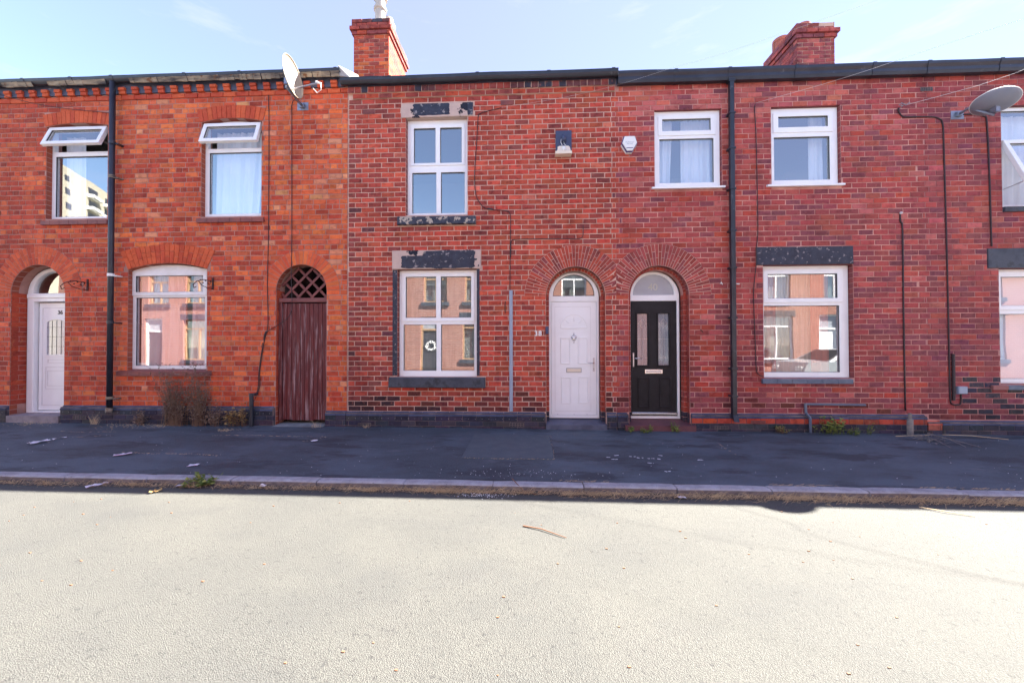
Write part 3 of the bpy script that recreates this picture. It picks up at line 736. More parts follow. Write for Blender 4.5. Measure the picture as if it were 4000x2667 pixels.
voussoirs(H36, D36c, 2.36, D36r, .85, 34, M['rubbed'], ['o1', 'o2', 'o1'], two=True, mortar='mort36')
voussoirs(H36, G36c, 2.37, G36r, .69, 25, M['rubbed'], ['o1', 'o2', 'o3', 'o1'], mortar='mort36')
rv = MB()         # brick reveals of the door and the passage
for k in range(23):
    z = .345+k*.0885
    for xx, sgn in ((D36c-D36r, 1), (D36c+D36r, -1), (G36c-G36r, 1), (G36c+G36r, -1)):
        c = COLS[rnd.choice(['o2', 'o4', 'o6', 'o2'])]
        ys = [.012, .118, .228] if k % 2 else [.012, .228]
        for p, q in zip(ys, ys[1:]):
            x0 = xx-.002 if sgn > 0 else xx-.003; rv.box(min(xx, xx+sgn*.005), max(xx, xx+sgn*.005), p+.005, q-.005, z+.005, z+.083, c)
obj('reveal_brick', rv, M['brick36'], H36, kind='stuff')
# corbelled tooth bricks under the gutter
k = 0; x = -11.9
while x < -3.2:
    c = COLS[rnd.choice(['o1', 'o2', 'o2'])]
    for zz, pr, h_ in ((5.905, .045, .055), (5.962, .062, .052)):
        obj('corbel_brick', B(x, x+.115, -pr, .02, zz, zz+h_, c, b=.004, jit=.003), M['rubbed'], H36)
    x += .242
cb = MB(); x = -12
while x < -3.16:
    c = COLS[rnd.choice(['o1', 'o2', 'o4'])]; cb.box(x+.005, x+.231, -.018, .01, 5.815, 5.893, c, b=.004, jit=.003); x += .236
obj('projecting_course', cb, M['rubbed'], H36, kind='stuff')
obj('fascia', B(X36, -3.2, -.022, .004, 5.92, 6.13), M['fascia'], H36)
def gutter(h, x0, x1, z0, z1, yf=-.135, yb=-.025, m='black', joints=(), ogee=False, xm=None):
    b = MB(); n = 8; rows = []
    cy = (yf+yb)/2; ry = (yb-yf)/2; pr = []
    if ogee: pr = [(yb, z1), (yb, z0), (yf+.03, z0), (yf+.015, z0+.05), (yf+.02, z0+.10), (yf, z1-.045), (yf, z1), (yf+.008, z1), (yf+.012, z1-.04)]
    else:
        for k in range(9): a = math.pi*(k/8); pr.append((cy+ry*math.cos(a), z1-.012-(z1-z0-.012)*math.sin(a)))
        pr += [(yf-.004, z1-.012), (yf-.004, z1), (yf+.008, z1)]
    sag = lambda x: .009*fbm(x*.8, 2.2, 1.0, 3)+.006*fbm(x*2.1, 5.2, 1.0, 8)
    ns = max(4, int((x1-x0)/.25)); q_ = len(pr)
    for i in range(ns+1):
        x = x0+(x1-x0)*i/ns
        for y, z in pr: b.v.append((x, y, z+sag(x)))
    for i in range(ns):
        for k in range(q_-1): b.f.append((i*q_+k, i*q_+k+1, (i+1)*q_+k+1, (i+1)*q_+k)); b.c.append((.5,)*3)
    b.f.append(tuple(range(q_))); b.c.append((.5,)*3); b.f.append(tuple(ns*q_+k for k in range(q_))); b.c.append((.5,)*3)
    g = obj('gutter', b, M[m], h, smooth=False)
    for xj in joints:
        j = MB(); q = 0
        for x in (xj-.028, xj+.028):
            for y, z in pr: j.v.append((x, y-.006 if y < cy else y, (z-.005 if z < z1-.01 else z+.006)+sag(xj)))
        for k in range(len(pr)-1): j.f.append((k, k+1, len(pr)+k+1, len(pr)+k)); j.c.append((.5,)*3)
        j.f.append(tuple(range(len(pr)))); j.c.append((.5,)*3); j.f.append(tuple(range(len(pr), 2*len(pr)))); j.c.append((.5,)*3)
        obj('gutter_bracket', j, M[m], g)
    return g
g36 = gutter(H36, X36, -3.22, 6.075, 6.165, -.14, -.021, 'gutter_old', (-9.0, -8.1, -7.34, -6.0, -5.0, -4.2, -3.3))
d = MB(); x = X36
while x < -3.25:        # flaking, dripping cream paint along the bottom of the old gutter
    l = rnd.uniform(.05, .16)
    if fbm(x, 0, 1.3, 3) > -.25 or x > -6:
        z0 = 6.052-.02*rnd.random()
        d.hexa([(x, -.10, z0), (x+l, -.10, z0-.004), (x+l, -.138, 6.095), (x, -.138, 6.09), (x, -.112, z0), (x+l, -.112, z0-.004), (x+l, -.147, 6.10+.014*rnd.random()), (x, -.147, 6.095+.014*rnd.random())])
    x += l*rnd.uniform(.95, 1.15)
obj('flaking_paint', d, M['drip'], H36, kind='stuff')
vg = MB(); vg.hexa([(-3.22, -.02, 6.03), (-3.03, -.02, 6.0), (-3.05, .5, 6.3), (-3.2, .5, 6.5), (-3.25, -.12, 6.04), (-3.06, -.10, 6.02), (-3.12, -.10, 6.08), (-3.26, -.12, 6.22)])
obj('verge', vg, M['flaunch'], H36)
# windows of 36
f1 = window(H36, -8.735, -7.57, 3.705, 5.355, .09, [dict(hole=(-8.68, -7.63, 4.955, 5.33), open=1), dict(panes=[(-8.655, -7.645, 3.765, 4.872)])], top=5.425)
open_vent(H36, f1, -8.705, -7.605, 5.375, 4.975, .06, R(20), .068)
f2 = window(H36, -5.815, -4.705, 3.70, 5.35, .09, [dict(hole=(-5.76, -4.76, 4.945, 5.33), open=1), dict(panes=[(-5.728, -4.765, 3.765, 4.872)])], top=5.43)
open_vent(H36, f2, -5.785, -4.735, 5.365, 4.965, .06, R(17), .068)
f3 = window(H36, -7.20, -5.70, .97, 2.765, .09, [dict(sash=(-7.165, -5.745, 2.31, 2.752), panes=[(-7.085, -5.82, 2.375, 2.667)]), dict(panes=[(-7.085, -5.79, 1.052, 2.275)])], top=2.865, m='upvc_old')
for (xa, xb, z1, n) in ((-8.755, -7.50, 3.667, 7), (-5.85, -4.627, 3.66, 6), (-7.30, -5.574, .963, 8)):
    for k in range(n):
        a = xa+(xb-xa)*k/n; b_ = xa+(xb-xa)*(k+1)/n
        t = MB(); t.hexa([(a+.003, .09, z1-.075), (b_-.003, .09, z1-.075), (b_-.003, .09, z1+.03), (a+.003, .09, z1+.03), (a+.003, -.045, z1-.085), (b_-.003, -.045, z1-.085), (b_-.003, -.045, z1-.012), (a+.003, -.045, z1-.012)], (.2, .05, .05))
        obj('sill_tile', t, M['tile_sill'], H36)
# plinth
def plinth(h, x0, x1, ztop, courses, cols, y=-.05, cope=.07, copecols=('c1', 'c2'), dots=True, cap0=False, cap1=False, mort='mortb', ch=.083, sub_names=True):
    base = obj('plinth', B(x0+.004, x1-.004, y+.006, .004, -.25, ztop-.02), M[mort], h)
    x = x0+(-.1 if not cap0 else 0)
    def blk(a, b_, z0, z1, c, yy):
        a = max(a, x0); b_ = min(b_, x1)
        if b_-a < .02: return
        mb = MB(); mb.box(a+.004, b_-.004, yy, y+.03, z0+.004, z1-.004, tuple(v*rnd.uniform(.8, 1.2) for v in COLS[c]), b=.004, jit=.002); obj('plinth_brick', mb, M['blue'] if c[0] in 'bc' else M['brick40'], base)
    zt = ztop-cope; off = rnd.uniform(0, .1)
    x = x0-off
    while x < x1:        # sloping coping bricks
        a, b_ = max(x, x0), min(x+.232, x1)
        if b_-a > .03:
            c = COLS[rnd.choice(copecols)]; s_ = rnd.uniform(.8, 1.2); mb = MB()
            mb.hexa([(a+.003, .0035, zt), (b_-.003, .0035, zt), (b_-.003, .0035, ztop), (a+.003, .0035, ztop), (a+.003, y-.004, zt), (b_-.003, y-.004, zt), (b_-.003, y-.004, zt+.018), (a+.003, y-.004, zt+.018)], tuple(v*s_ for v in c))
            obj('coping_brick', mb, M['blue'], base)
        x += .232
    z = zt; k = 0
    while z > -.12:
        cc = courses[min(k, len(courses)-1)]; x = x0-(.116 if k % 2 else 0)-off
        while x < x1: blk(x, x+.232, z-ch, z, rnd.choice(cc), y); x += .232
        z -= ch; k += 1
    if dots:
        dd = MB(); x = x0+.05
        while x < x1-.03: dd.box(x-.004, x+.004, y-.002, y+.01, zt-.046, zt-.037); x += .115
        obj('brick_hole', dd, M['flaunch'], base, kind='stuff')
    return base
EB = ['b1', 'b2', 'b3']
plinth(H36, X36, -9.36, .335, [EB], EB)
plinth(H36, -8.33, -4.42, .345, [EB], EB)
plinth(H36, -3.51, -3.142, .275, [EB], EB, dots=False)
def airbrick(h, x0, x1, z0, z1, y, m='seal', grid=True):
    b = MB(); b.box(x0, x1, y-.004, y+.02, z0, z1)
    a = obj('airbrick', b, M[m], h); s = MB(); n = 5
    for k in range(n+1): xx = x0+(x1-x0)*k/n; s.box(xx-.005, xx+.005, y-.009, y-.004, z0, z1)
    for k in range(3): zz = z0+(z1-z0)*k/2; s.box(x0, x1, y-.008, y-.0045, zz-.004, zz+.004)
    obj('airbrick_grid', s, M['mortb'] if m == 'seal' else M['tile_sill'], a)
airbrick(H36, -8.07, -7.83, .115, .178, -.05)
# steps
def step(h, x0, x1, y0, y1, z0, z1, m, slope=.0):
    b = MB(); b.hexa([(x0, y1, z0), (x1, y1, z0), (x1, y1, z1+slope), (x0, y1, z1+slope), (x0, y0, z0), (x1, y0, z0), (x1, y0, z1), (x0, y0, z1)]); return obj('step', b, M[m], h)
step(H36, -9.335, -8.355, -.06, .40, -.2, .165, 'step_grey', .015)
step(H36, G36c-G36r+.01, G36c+G36r-.01, -.10, .5, -.2, .022, 'step_pale', .045)
# door 36
def ring(x0, x1, z0, z1, y, w_=.012, h_=.006): return plate(rect(x0, x1, z0, z1), [rect(x0+w_, x1-w_, z0+w_, z1-w_)], y-h_, y+.002)
dfx0, dfx1 = -9.345, -8.345
dr = obj('door', B(-9.20, -8.49, .285, .33, .21, 2.22, b=.003), M['upvc'], H36)
obj('door_frame', plate(archtop(dfx0+.0, dfx1-.0, .17, 2.355), [rect(-9.215, -8.475, .2, 2.235), archtop(-9.235, -8.455, 2.39, 2.40)], .215, .30, .006), M['upvc'], dr)
obj('transom', B(dfx0+.01, dfx1-.01, .195, .25, 2.30, 2.375, b=.01), M['upvc'], dr)
obj('pane', plate(archtop(-9.25, -8.44, 2.38, 2.40), [], .262, .268), M['glass'], dr)
obj('moulding', ring(-9.13, -8.56, .30, 2.13, .285), M['upvc_old'], dr)
obj('moulding', plate(segtop(-9.06, -8.62, 1.215, 1.88, 1.94), [segtop(-9.03, -8.65, 1.245, 1.85, 1.905)], .272, .287, .003), M['upvc'], dr)
obj('pane', plate(segtop(-9.03, -8.65, 1.245, 1.85, 1.905), [], .279, .284), M['leaded'], dr)
ld = MB()
for xx in (-8.93, -8.84, -8.75): ld.box(xx-.002, xx+.002, .275, .281, 1.25, 1.885)
for zz in (1.40, 1.58, 1.76): ld.box(-9.03, -8.65, .275, .281, zz-.002, zz+.002)
obj('leading', ld, M['seal'], dr)
for z0_, z1_ in ((1.09, 1.16), (.66, .95)): obj('moulding', ring(-9.02, -8.66, z0_, z1_, .285), M['upvc_old'], dr)
obj('moulding', ring(-9.06, -8.62, .60, 1.02, .285), M['upvc_old'], dr)
def text(s, size, x, y, z, m, parent, name='numeral', d=.004, align='LEFT', label=None):
    cu = bpy.data.curves.new('t', 'FONT'); cu.body = s; cu.size = size; cu.extrude = d; cu.align_x = align; cu.offset = .002 if size > .05 else 0
    o = bpy.data.objects.new('t', cu); col.objects.link(o)
    me = bpy.data.meshes.new_from_object(o.evaluated_get(bpy.context.evaluated_depsgraph_get()))
    b = MB(); b.v = [(x+v.co.x, y-v.co.z, z+v.co.y) for v in me.vertices]; b.f = [tuple(p.vertices) for p in me.polygons]; b.c = [(.5,)*3]*len(b.f)
    bpy.data.objects.remove(o); bpy.data.curves.remove(cu)
    return obj(name, b, m, parent)
text('36', .10, -8.83, .281, 2.005, M['textd'], dr, d=.002)
# passage gate
gt = obj('gate', B(-4.40, -3.53, .105, .115, .10, 2.15), M['wood'], H36)
n = 10
for k in range(n):
    a = -4.345+(.80)*k/n; obj('board', B(a+.003, a+.80/n-.003, .078+rnd.uniform(-.002, .002), .105, .095+rnd.uniform(-.01, .01), 2.15, b=.004), M['wood'], gt)
obj('post', B(-4.412, -4.352, .06, .13, .09, 2.17, b=.004), M['wood'], gt)
obj('rail', B(-4.41, -3.52, .055, .14, 2.17, 2.245, b=.005), M['wood_rail'], gt)
cx_, cz_, r_ = G36c, 2.37, .435
for sgn in (1, -1):
    for c in (-.62, -.37, -.12, .13, .38, .63):
        # slats x = c + sgn * z', clipped to the arch
        pts = []
        for k in range(61):
            t = -.12+.62*k/60; x_ = c+sgn*(t-.15); z_ = t
            if x_*x_+max(0, z_)**2 < r_*r_ and abs(x_) < r_: pts.append((x_, z_))
        if len(pts) > 6:
            (xa, za), (xb, zb) = pts[0], pts[-1]; dx, dz = xb-xa, zb-za; l = math.hypot(dx, dz); nx, nz = -dz/l*.021, dx/l*.021
            yy = .11 if sgn > 0 else .122; b = MB()
            q = [(xa-nx, za-nz), (xb-nx, zb-nz), (xb+nx, zb+nz), (xa+nx, za+nz)]
            b.hexa([(cx_+p, yy+.012, cz_+r) for p, r in q]+[(cx_+p, yy, cz_+r) for p, r in q]); obj('lattice_slat', b, M['lattice'], gt)
shell(H36, X36, -4.55, .2, 3.3, 6.05)
pi = MB(); pi.box(-4.54, -3.15, 3.0, 3.1, -.2, 3.2); pi.box(-4.54, -3.15, .24, 3.0, 3.0, 3.1); pi.box(-4.54, -4.44, .24, 3.0, 0, 3.0); pi.box(-3.25, -3.15, .24, 3.0, 0, 3.0); pi.box(-4.54, -3.15, .24, 3.0, -.2, 0.0); pi.box(-4.54, -3.15, .24, 6, 3.1, 5.9); obj('passage', pi, M['mortb'], H36)
rf = MB(); e = 6.11; rf.hexa([(-4.55, 0, e-.12), (-3.15, 0, e-.12), (-3.15, 3, e+1.62), (-4.55, 3, e+1.62), (-4.55, -.02, e-.04), (-3.15, -.02, e-.04), (-3.15, 3, e+1.72), (-4.55, 3, e+1.72)]); obj('roof', rf, M['slate'], H36)

# ---- house 38
H38 = house(-3.14, 1.475, 'red brick terraced house with cream mortar, white arched door and flaking painted lintels')
w38 = Wall(-3.13, 1.475, .275, 5.695, .0862, .232, 'stretcher', pal38)
D38, DR, DZ = .795, .498, 2.235; D40 = 2.18; CLIPX = 1.475
holes38 = [rect(-2.115, -1.045, 3.65, 5.345), rect(-2.262, -.885, .865, 2.715), archtop(D38-DR, D38+DR, -.1, DZ)]
wp38 = slab(H38, -3.138, 1.4745, -.2, 5.98, holes38, 'mort38'); back_leaf(H38, -3.138, 1.4745, -.2, 5.98, holes38[:2]+[archtop(D38-.445, D38+.445, -.1, DZ)], m='mort38')
w38.rect(-2.115, -1.045, 3.47, 5.345); w38.rect(-2.20, -.945, 5.35, 5.587); w38.rect(-2.25, -.90, 3.48, 3.615)
w38.rect(-2.262, -.885, .865, 2.715); w38.rect(-2.352, -.81, 2.718, 3.042); w38.rect(-2.387, -.735, .685, .862)
w38.rect(D38-DR, D38+DR, -.1, DZ); w38.disc(D38, DZ, .862); w38.disc(D40, DZ, .862)
w38.tooth = (0, 1)
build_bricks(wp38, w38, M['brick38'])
RB = ['r1', 'r2', 'r4', 'r2', 'r5', 'p3']
voussoirs(H38, D38, DZ, DR, .862, 42, M['brick38'], RB, y1=.097, two=True, clip=(1, CLIPX), mortar='mort38')
def inner_order(h, cx, ri, ro, m, cols):
    voussoirs(h, cx, DZ, ri, ro, 26, m, cols, y1=.225, y0=.099)
    b = MB()
    for k in range(27):
        z = .27-.0862*2+k*.0862
        if z > DZ-.04: break
        for s in (-1, 1):
            c = COLS[rnd.choice(cols)] if z > .2 else COLS['b1']; xa, xb = sorted((cx+s*ri, cx+s*ro)); b.box(xa+.001, xb-.001,   .099, .225, z+.005, z+.081, c, b=.003)
            xa, xb = sorted((cx+s*ro, cx+s*(ro-.004))); b.box(xa, xb, .012, .096, z+.005, z+.081, c)
    obj('reveal_brick', b, m, h, kind='stuff')
inner_order(H38, D38, .442, DR-.002, M['brick38'], ['r1', 'r2', 'r4'])
# corbel table of 38: headers above a dogtooth course
xx = -3.13
while xx < 1.47:
    l = .118; dk = xx < -2.3 or .9 > xx > -.2 and rnd.random() < .5
    c = COLS[rnd.choice(['r5', 'r6', 'b1'] if rnd.random() < (.75 if xx < -1.8 or xx > -.3 else .3) else ['r2', 'r4'])]
    obj('corbel_brick', B(xx+.006, xx+l-.004, -.045, .02, 5.785, 5.885, c, b=.004, jit=.003), M['brick38'], H38); xx += l
xx = -3.05
while xx < 1.47:
    c = COLS[rnd.choice(['r2', 'r4', 'r1', 'r5', 'o2'])]
    obj('corbel_brick', B(xx+.006, min(xx+.232, 1.47)-.005, -.026, .01, 5.70, 5.775, c, b=.004, jit=.003), M['brick38'], H38); xx += .232
obj('mortar_fillet', B(-3.13, 1.472, -.036, .003, 5.783, 5.886), M['mort38'], H38); obj('mortar_fillet', B(-3.05, 1.472, -.018, .003, 5.695, 5.783), M['mort38'], H38)
obj('fascia', B(-3.13, 1.472, -.03, -.001, 5.887, 5.99), M['fascia'], H38)
gutter(H38, -3.22, 1.50, 5.885, 5.985, -.15, -.029, 'black', (-2.35, -.85, .35, 1.42), )
l1 = obj('lintel', B(-2.20, -.945, -.012, .09, 5.345, 5.587, b=.006, jit=.004), M['peel_a'], H38)
l2 = obj('lintel', B(-2.352, -.81, -.012, .09, 2.717, 3.042, b=.006, jit=.004), M['peel_a'], H38)
for pi_, (lt, x0_, x1_, z0_, z1_) in enumerate(((l1, -1.99, -1.34, 5.372, 5.585), (l1, -1.04, -.945, 5.36, 5.585), (l2, -2.19, -1.70, 2.73, 2.95), (l2, -1.80, -.90, 2.725, 3.035))):   # remains of black paint, thicker than the stone
    pts = []; nn = 46
    for k in range(nn):
        a = 2*math.pi*k/nn; cx2, cz2 = (x0_+x1_)/2, (z0_+z1_)/2; rx, rz = (x1_-x0_)/2, (z1_-z0_)/2
        s = 1/max(abs(math.cos(a)), abs(math.sin(a))); q = 1+.10*noise.noise(Vector((math.cos(a)*4, math.sin(a)*4, x0_)))-.03
        pts.append((cx2+rx*math.cos(a)*s*q, min(z1_+.02, cz2+rz*math.sin(a)*s*q)))
    obj('old_paint', plate(pts, [], -.0145-.0012*pi_, -.010), M['peel_c'], lt)
l3 = obj('sill', B(-2.25, -.90, -.06, .10, 3.478, 3.612, b=.008, jit=.006), M['peel_b'], H38)
l4 = obj('sill', B(-2.387, -.738, -.085, .10, .685, .862, b=.01, jit=.006), M['stone'], H38)
for a, b_ in ((-2.345, -2.264), (-.883, -.835)): obj('painted_margin', B(a, b_, -.003, .004, .89, 2.71), M['peel_c'], H38)
window(H38, -2.115, -1.045, 3.65, 5.345, .09, [dict(sash=(-2.06, -1.10, 4.545, 5.27), panes=[(-2.00, -1.617, 4.593, 5.205), (-1.536, -1.156, 4.588, 5.205)]), dict(panes=[(-2.033, -1.606, 3.714, 4.427), (-1.524, -1.106, 3.710, 4.427)])])
window(H38, -2.255, -.893, .865, 2.712, .09, [dict(sash=(-2.21, -.93, 1.82, 2.672), panes=[(-2.142, -1.606, 1.885, 2.60), (-1.524, -.992, 1.885, 2.60)]), dict(panes=[(-2.184, -1.603, .965, 1.767), (-1.521, -.941, .965, 1.767)])])
plinth(H38, -3.138, .292, .272, [EB], EB)
plinth(H38, 1.305, 1.475, .272, [EB], EB, dots=False)
airbrick(H38, -2.92, -2.70, .03, .082, -.05); airbrick(H38, -.32, -.09, .035, .098, -.05)
airbrick(H38, -2.87, -2.668, 5.437, 5.507, .0, 'tile_sill'); airbrick(H38, -.461, -.259, 5.523, 5.593, .0, 'tile_sill')
step(H38, .292, 1.303, -.065, .25, -.2, .075, 'step_blue', .05)
text('3', .115, .098, -.003, 1.565, M['text'], H38); text('8', .115, .166, -.003, 1.565, M['text'], H38)
obj('doorbell', B(.287, .34, -.03, .0, 1.592, 1.718, b=.006), M['slateblue'], H38)
def arch_door(h, cx, y, leaf, m_leaf, zbot):
    fr = plate(archtop(cx-.437, cx+.437, zbot, DZ), [rect(cx-.395+.0, cx+.395, zbot+.05, 2.165), archtop(cx-.36, cx+.36, 2.262, 2.275)], y, y+.07, .006)
    d_ = obj('door', leaf, M[m_leaf], h); obj('door_frame', fr, M['upvc'], d_)
    obj('pane' if m_leaf == 'upvc' else 'frosted_pane', plate(archtop(cx-.37, cx+.37, 2.25, 2.275), [], y+.035, y+.040), M['glass' if m_leaf == 'upvc' else 'frosted'], d_)
    obj('glazing_bead', plate(archtop(cx-.364, cx+.364, 2.258, 2.275), [archtop(cx-.353, cx+.353, 2.269, 2.275)], y+.012, y+.032), M['seal' if m_leaf == 'upvc' else 'upvc'], d_)
    return d_
y = .215; dx = .79
d38 = arch_door(H38, dx, y, B(dx-.39, dx+.39, y+.012, y+.055, .19, 2.163, b=.003), 'upvc', .135)
def mir(x): return dx+(x-.765)*1.0135
def mz(z): return 1.39+(z-1.39)*1.0138
obj('moulding', ring(mir(.437), mir(1.055), mz(.266), mz(2.07), y+.012, .008, .004), M['upvc_old'], d38)
obj('moulding', plate(archtop(mir(.535), mir(1.0), mz(1.69), mz(1.70)), [archtop(mir(.555), mir(.98), mz(1.71), mz(1.715))], y+.002, y+.014, .003), M['upvc'], d38)
fb = MB()
for an in (45, 90, 135):
    a = R(an); cxx, czz = mir(.767), mz(1.71); fb.tube([(cxx+.12*math.cos(a), y+.008, czz+.10*math.sin(a)), (cxx+.20*math.cos(a), y+.008, czz+.175*math.sin(a))], .005, 4)
obj('moulding', fb, M['upvc'], d38)
for (a, b_, z0_, z1_) in ((.536, .704, 1.082, 1.532), (.836, 1.003, 1.087, 1.535), (.546, .712, .40, .858), (.838, 1.012, .407, .862)):
    o_ = obj('door_panel', plate(rect(mir(a), mir(b_), mz(z0_), mz(z1_)), [rect(mir(a)+.016, mir(b_)-.016, mz(z0_)+.016, mz(z1_)-.016)], y+.0, y+.014, .004), M['upvc'], d38)
kn = MB(); kx, kz = mir(.764), mz(1.53)
kn.tube([(kx, y-.012, kz+.09), (kx, y-.014, kz+.04)], [.004, .010], 6); kn.ball((kx-.018, y-.008, kz+.012), .026, 8, sq=(1, .5, 1)); kn.ball((kx+.018, y-.008, kz+.012), .026, 8, sq=(1, .5, 1)); kn.ball((kx, y-.008, kz-.015), .026, 8, sq=(.9, .5, 1.2))
kn.tube([(kx-.045, y-.018, kz+.02), (kx-.035, y-.022, kz-.03), (kx, y-.024, kz-.07), (kx+.035, y-.022, kz-.03), (kx+.045, y-.018, kz+.02)], .005, 6); kn.ball((kx, y-.02, kz-.085), .010, 6)
obj('door_knocker', kn, M['chrome'], d38, smooth=True)
def lever(d_, x, z0, z1, zl, dirx, ln, y):
    b = MB(); b.box(x-.014, x+.014, y-.012, y+.002, z0, z1, b=.005); obj('handle_plate', b, M['satin'], d_)
    b = MB(); b.tube([(x, y-.01, zl), (x, y-.045, zl), (x+dirx*.02, y-.05, zl), (x+dirx*ln, y-.048, zl)], .008, 8); obj('handle', b, M['chrome'], d_, smooth=True)
lever(d38, mir(1.103), mz(.951), mz(1.185), mz(1.096), -1, .11, y+.012)
kh = B(mir(1.103)-.004, mir(1.103)+.004, y-.002, y+.0, mz(.985), mz(1.005)); obj('keyhole', kh, M['seal'], d38)
lb = obj('letterbox', B(mir(.641), mir(.891), y-.002, y+.014, mz(.938), mz(1.007), b=.003), M['satin'], d38); obj('letterbox_flap', B(mir(.650), mir(.882), y-.006, y-.0025, mz(.947), mz(.999), b=.001), M['ivory'], d38)
obj('letterbox_shadow_gap', plate(rect(mir(.637), mir(.895), mz(.934), mz(1.011)), [rect(mir(.642), mir(.890), mz(.939), mz(1.006))], y+.006, y+.013), M['seal'], d38)
sb = MB()
for xk in (.485, .765, .985): sb.ball((mir(xk), y+.008, mz(.215)), .008, 6)
obj('rivet', sb, M['satin'], d38)
shell(H38, -3.14, 1.475, .2, 3.3, 5.95)

# ---- house 40
H40 = house(1.475, 6.41, 'red brick terraced house with a black arched door and square black downpipe')
w40 = Wall(1.475, 6.41, .275, 5.781, .0862, .232, 'stretcher', pal40)
holes40 = [rect(2.13, 3.235, 4.05, 5.36), rect(4.04, 5.15, 4.05, 5.36), rect(3.885, 5.32, .855, 2.72), archtop(D40-DR, D40+DR, -.1, DZ)]
wp40 = slab(H40, 1.4752, 6.4098, -.2, 5.98, holes40, 'mort40'); back_leaf(H40, 1.475, 6.409, -.2, 5.98, holes40[:3]+[archtop(D40-.445, D40+.445, -.1, DZ)], m='mort40')
for hh_ in ((2.13, 3.235, 4.03, 5.36), (4.04, 5.15, 4.03, 5.36), (3.885, 5.32, .78, 2.72), (3.775, 5.316, 2.722, 3.02)): w40.rect(*hh_)
w40.rect(D40-DR, D40+DR, -.1, DZ); w40.disc(D40, DZ, .862); w40.disc(D38, DZ, .862)
w40.tooth = (1, 1)
build_bricks(wp40, w40, M['brick40'])
voussoirs(H40, D40, DZ, DR, .862, 42, M['brick40'], ['r4', 'p1', 'p2', 'r5', 'p3'], y1=.097, two=True, clip=(-1, CLIPX+.004), mortar='mort38')
inner_order(H40, D40, .442, DR-.002, M['brick40'], ['r2', 'r4', 'p2'])
obj('fascia', B(1.478, 6.41, -.02, -.001, 5.80, 5.95), M['fascia'], H40)
gutter(H40, 1.505, 6.41, 5.765, 5.955, -.125, -.019, 'black', (2.45, 3.32, 4.38, 5.6), ogee=True)
window(H40, 2.135, 3.23, 4.055, 5.36, .06, [dict(sash=(2.205, 3.165, 4.945, 5.275), panes=[(2.274, 3.08, 5.023, 5.225)]), dict(panes=[(2.228, 3.13, 4.143, 4.893)])])
window(H40, 4.045, 5.145, 4.06, 5.355, .06, [dict(sash=(4.10, 5.065, 4.945, 5.275), panes=[(4.186, 4.99, 5.035, 5.215)]), dict(panes=[(4.12, 5.023, 4.15, 4.875)])])
window(H40, 3.892, 5.31, .857, 2.718, .09, [dict(sash=(3.93, 5.215, 2.105, 2.664), panes=[(4.005, 5.133, 2.178, 2.583)]), dict(panes=[(3.944, 5.166, .944, 2.055)])])
for a, b_, z in ((2.07, 3.264, 4.045), (3.946, 5.177, 4.045)):
    s_ = MB(); s_.hexa([(a, .06, z-.03), (b_, .06, z-.03), (b_, .06, z+.012), (a, .06, z+.012), (a, -.05, z-.035), (b_, -.05, z-.035), (b_, -.05, z-.006), (a, -.05, z-.006)]); obj('sill', s_, M['upvc'], H40)
obj('lintel', B(3.775, 5.316, -.014, .09, 2.722, 3.02, b=.006, jit=.004), M['peel_c'], H40)
for k in range(6):
    a = 3.835+(5.27-3.835)*k/6; b_ = 3.835+(5.27-3.835)*(k+1)/6; t = MB()
    t.hexa([(a+.003, .09, .77), (b_-.003, .09, .77), (b_-.003, .09, .862), (a+.003, .09, .862), (a+.003, -.04, .765), (b_-.003, -.04, .765), (b_-.003, -.04, .835), (a+.003, -.04, .835)]); obj('sill_tile', t, M['tile_blue'], H40)
plinth(H40, 1.475, 1.665, .272, [EB], EB, dots=False)
RC = ['r1', 'r2', 'o2']
plinth(H40, 2.69, 6.40, .267, [RC, EB, EB], EB, dots=False, ch=.088)
airbrick(H40, 3.632, 3.861, .115, .162, -.05, 'tile_sill'); airbrick(H40, 3.055, 3.27, .018, .07, -.05)
step(H40, 1.60, 2.735, -.10, .25, -.2, .075, 'step_red', .055)
y = .215; dx = 2.165
def mir(x): return dx+(x-2.12)*1.012
lf = plate(rect(dx-.385, dx+.385, .215, 2.163), [rect(mir(1.844), mir(2.02), mz(1.059), mz(1.938)), rect(mir(2.198), mir(2.378), mz(1.059), mz(1.938))], y+.012, y+.055, .003)
d40 = arch_door(H40, dx, y, lf, 'door_black', .135)
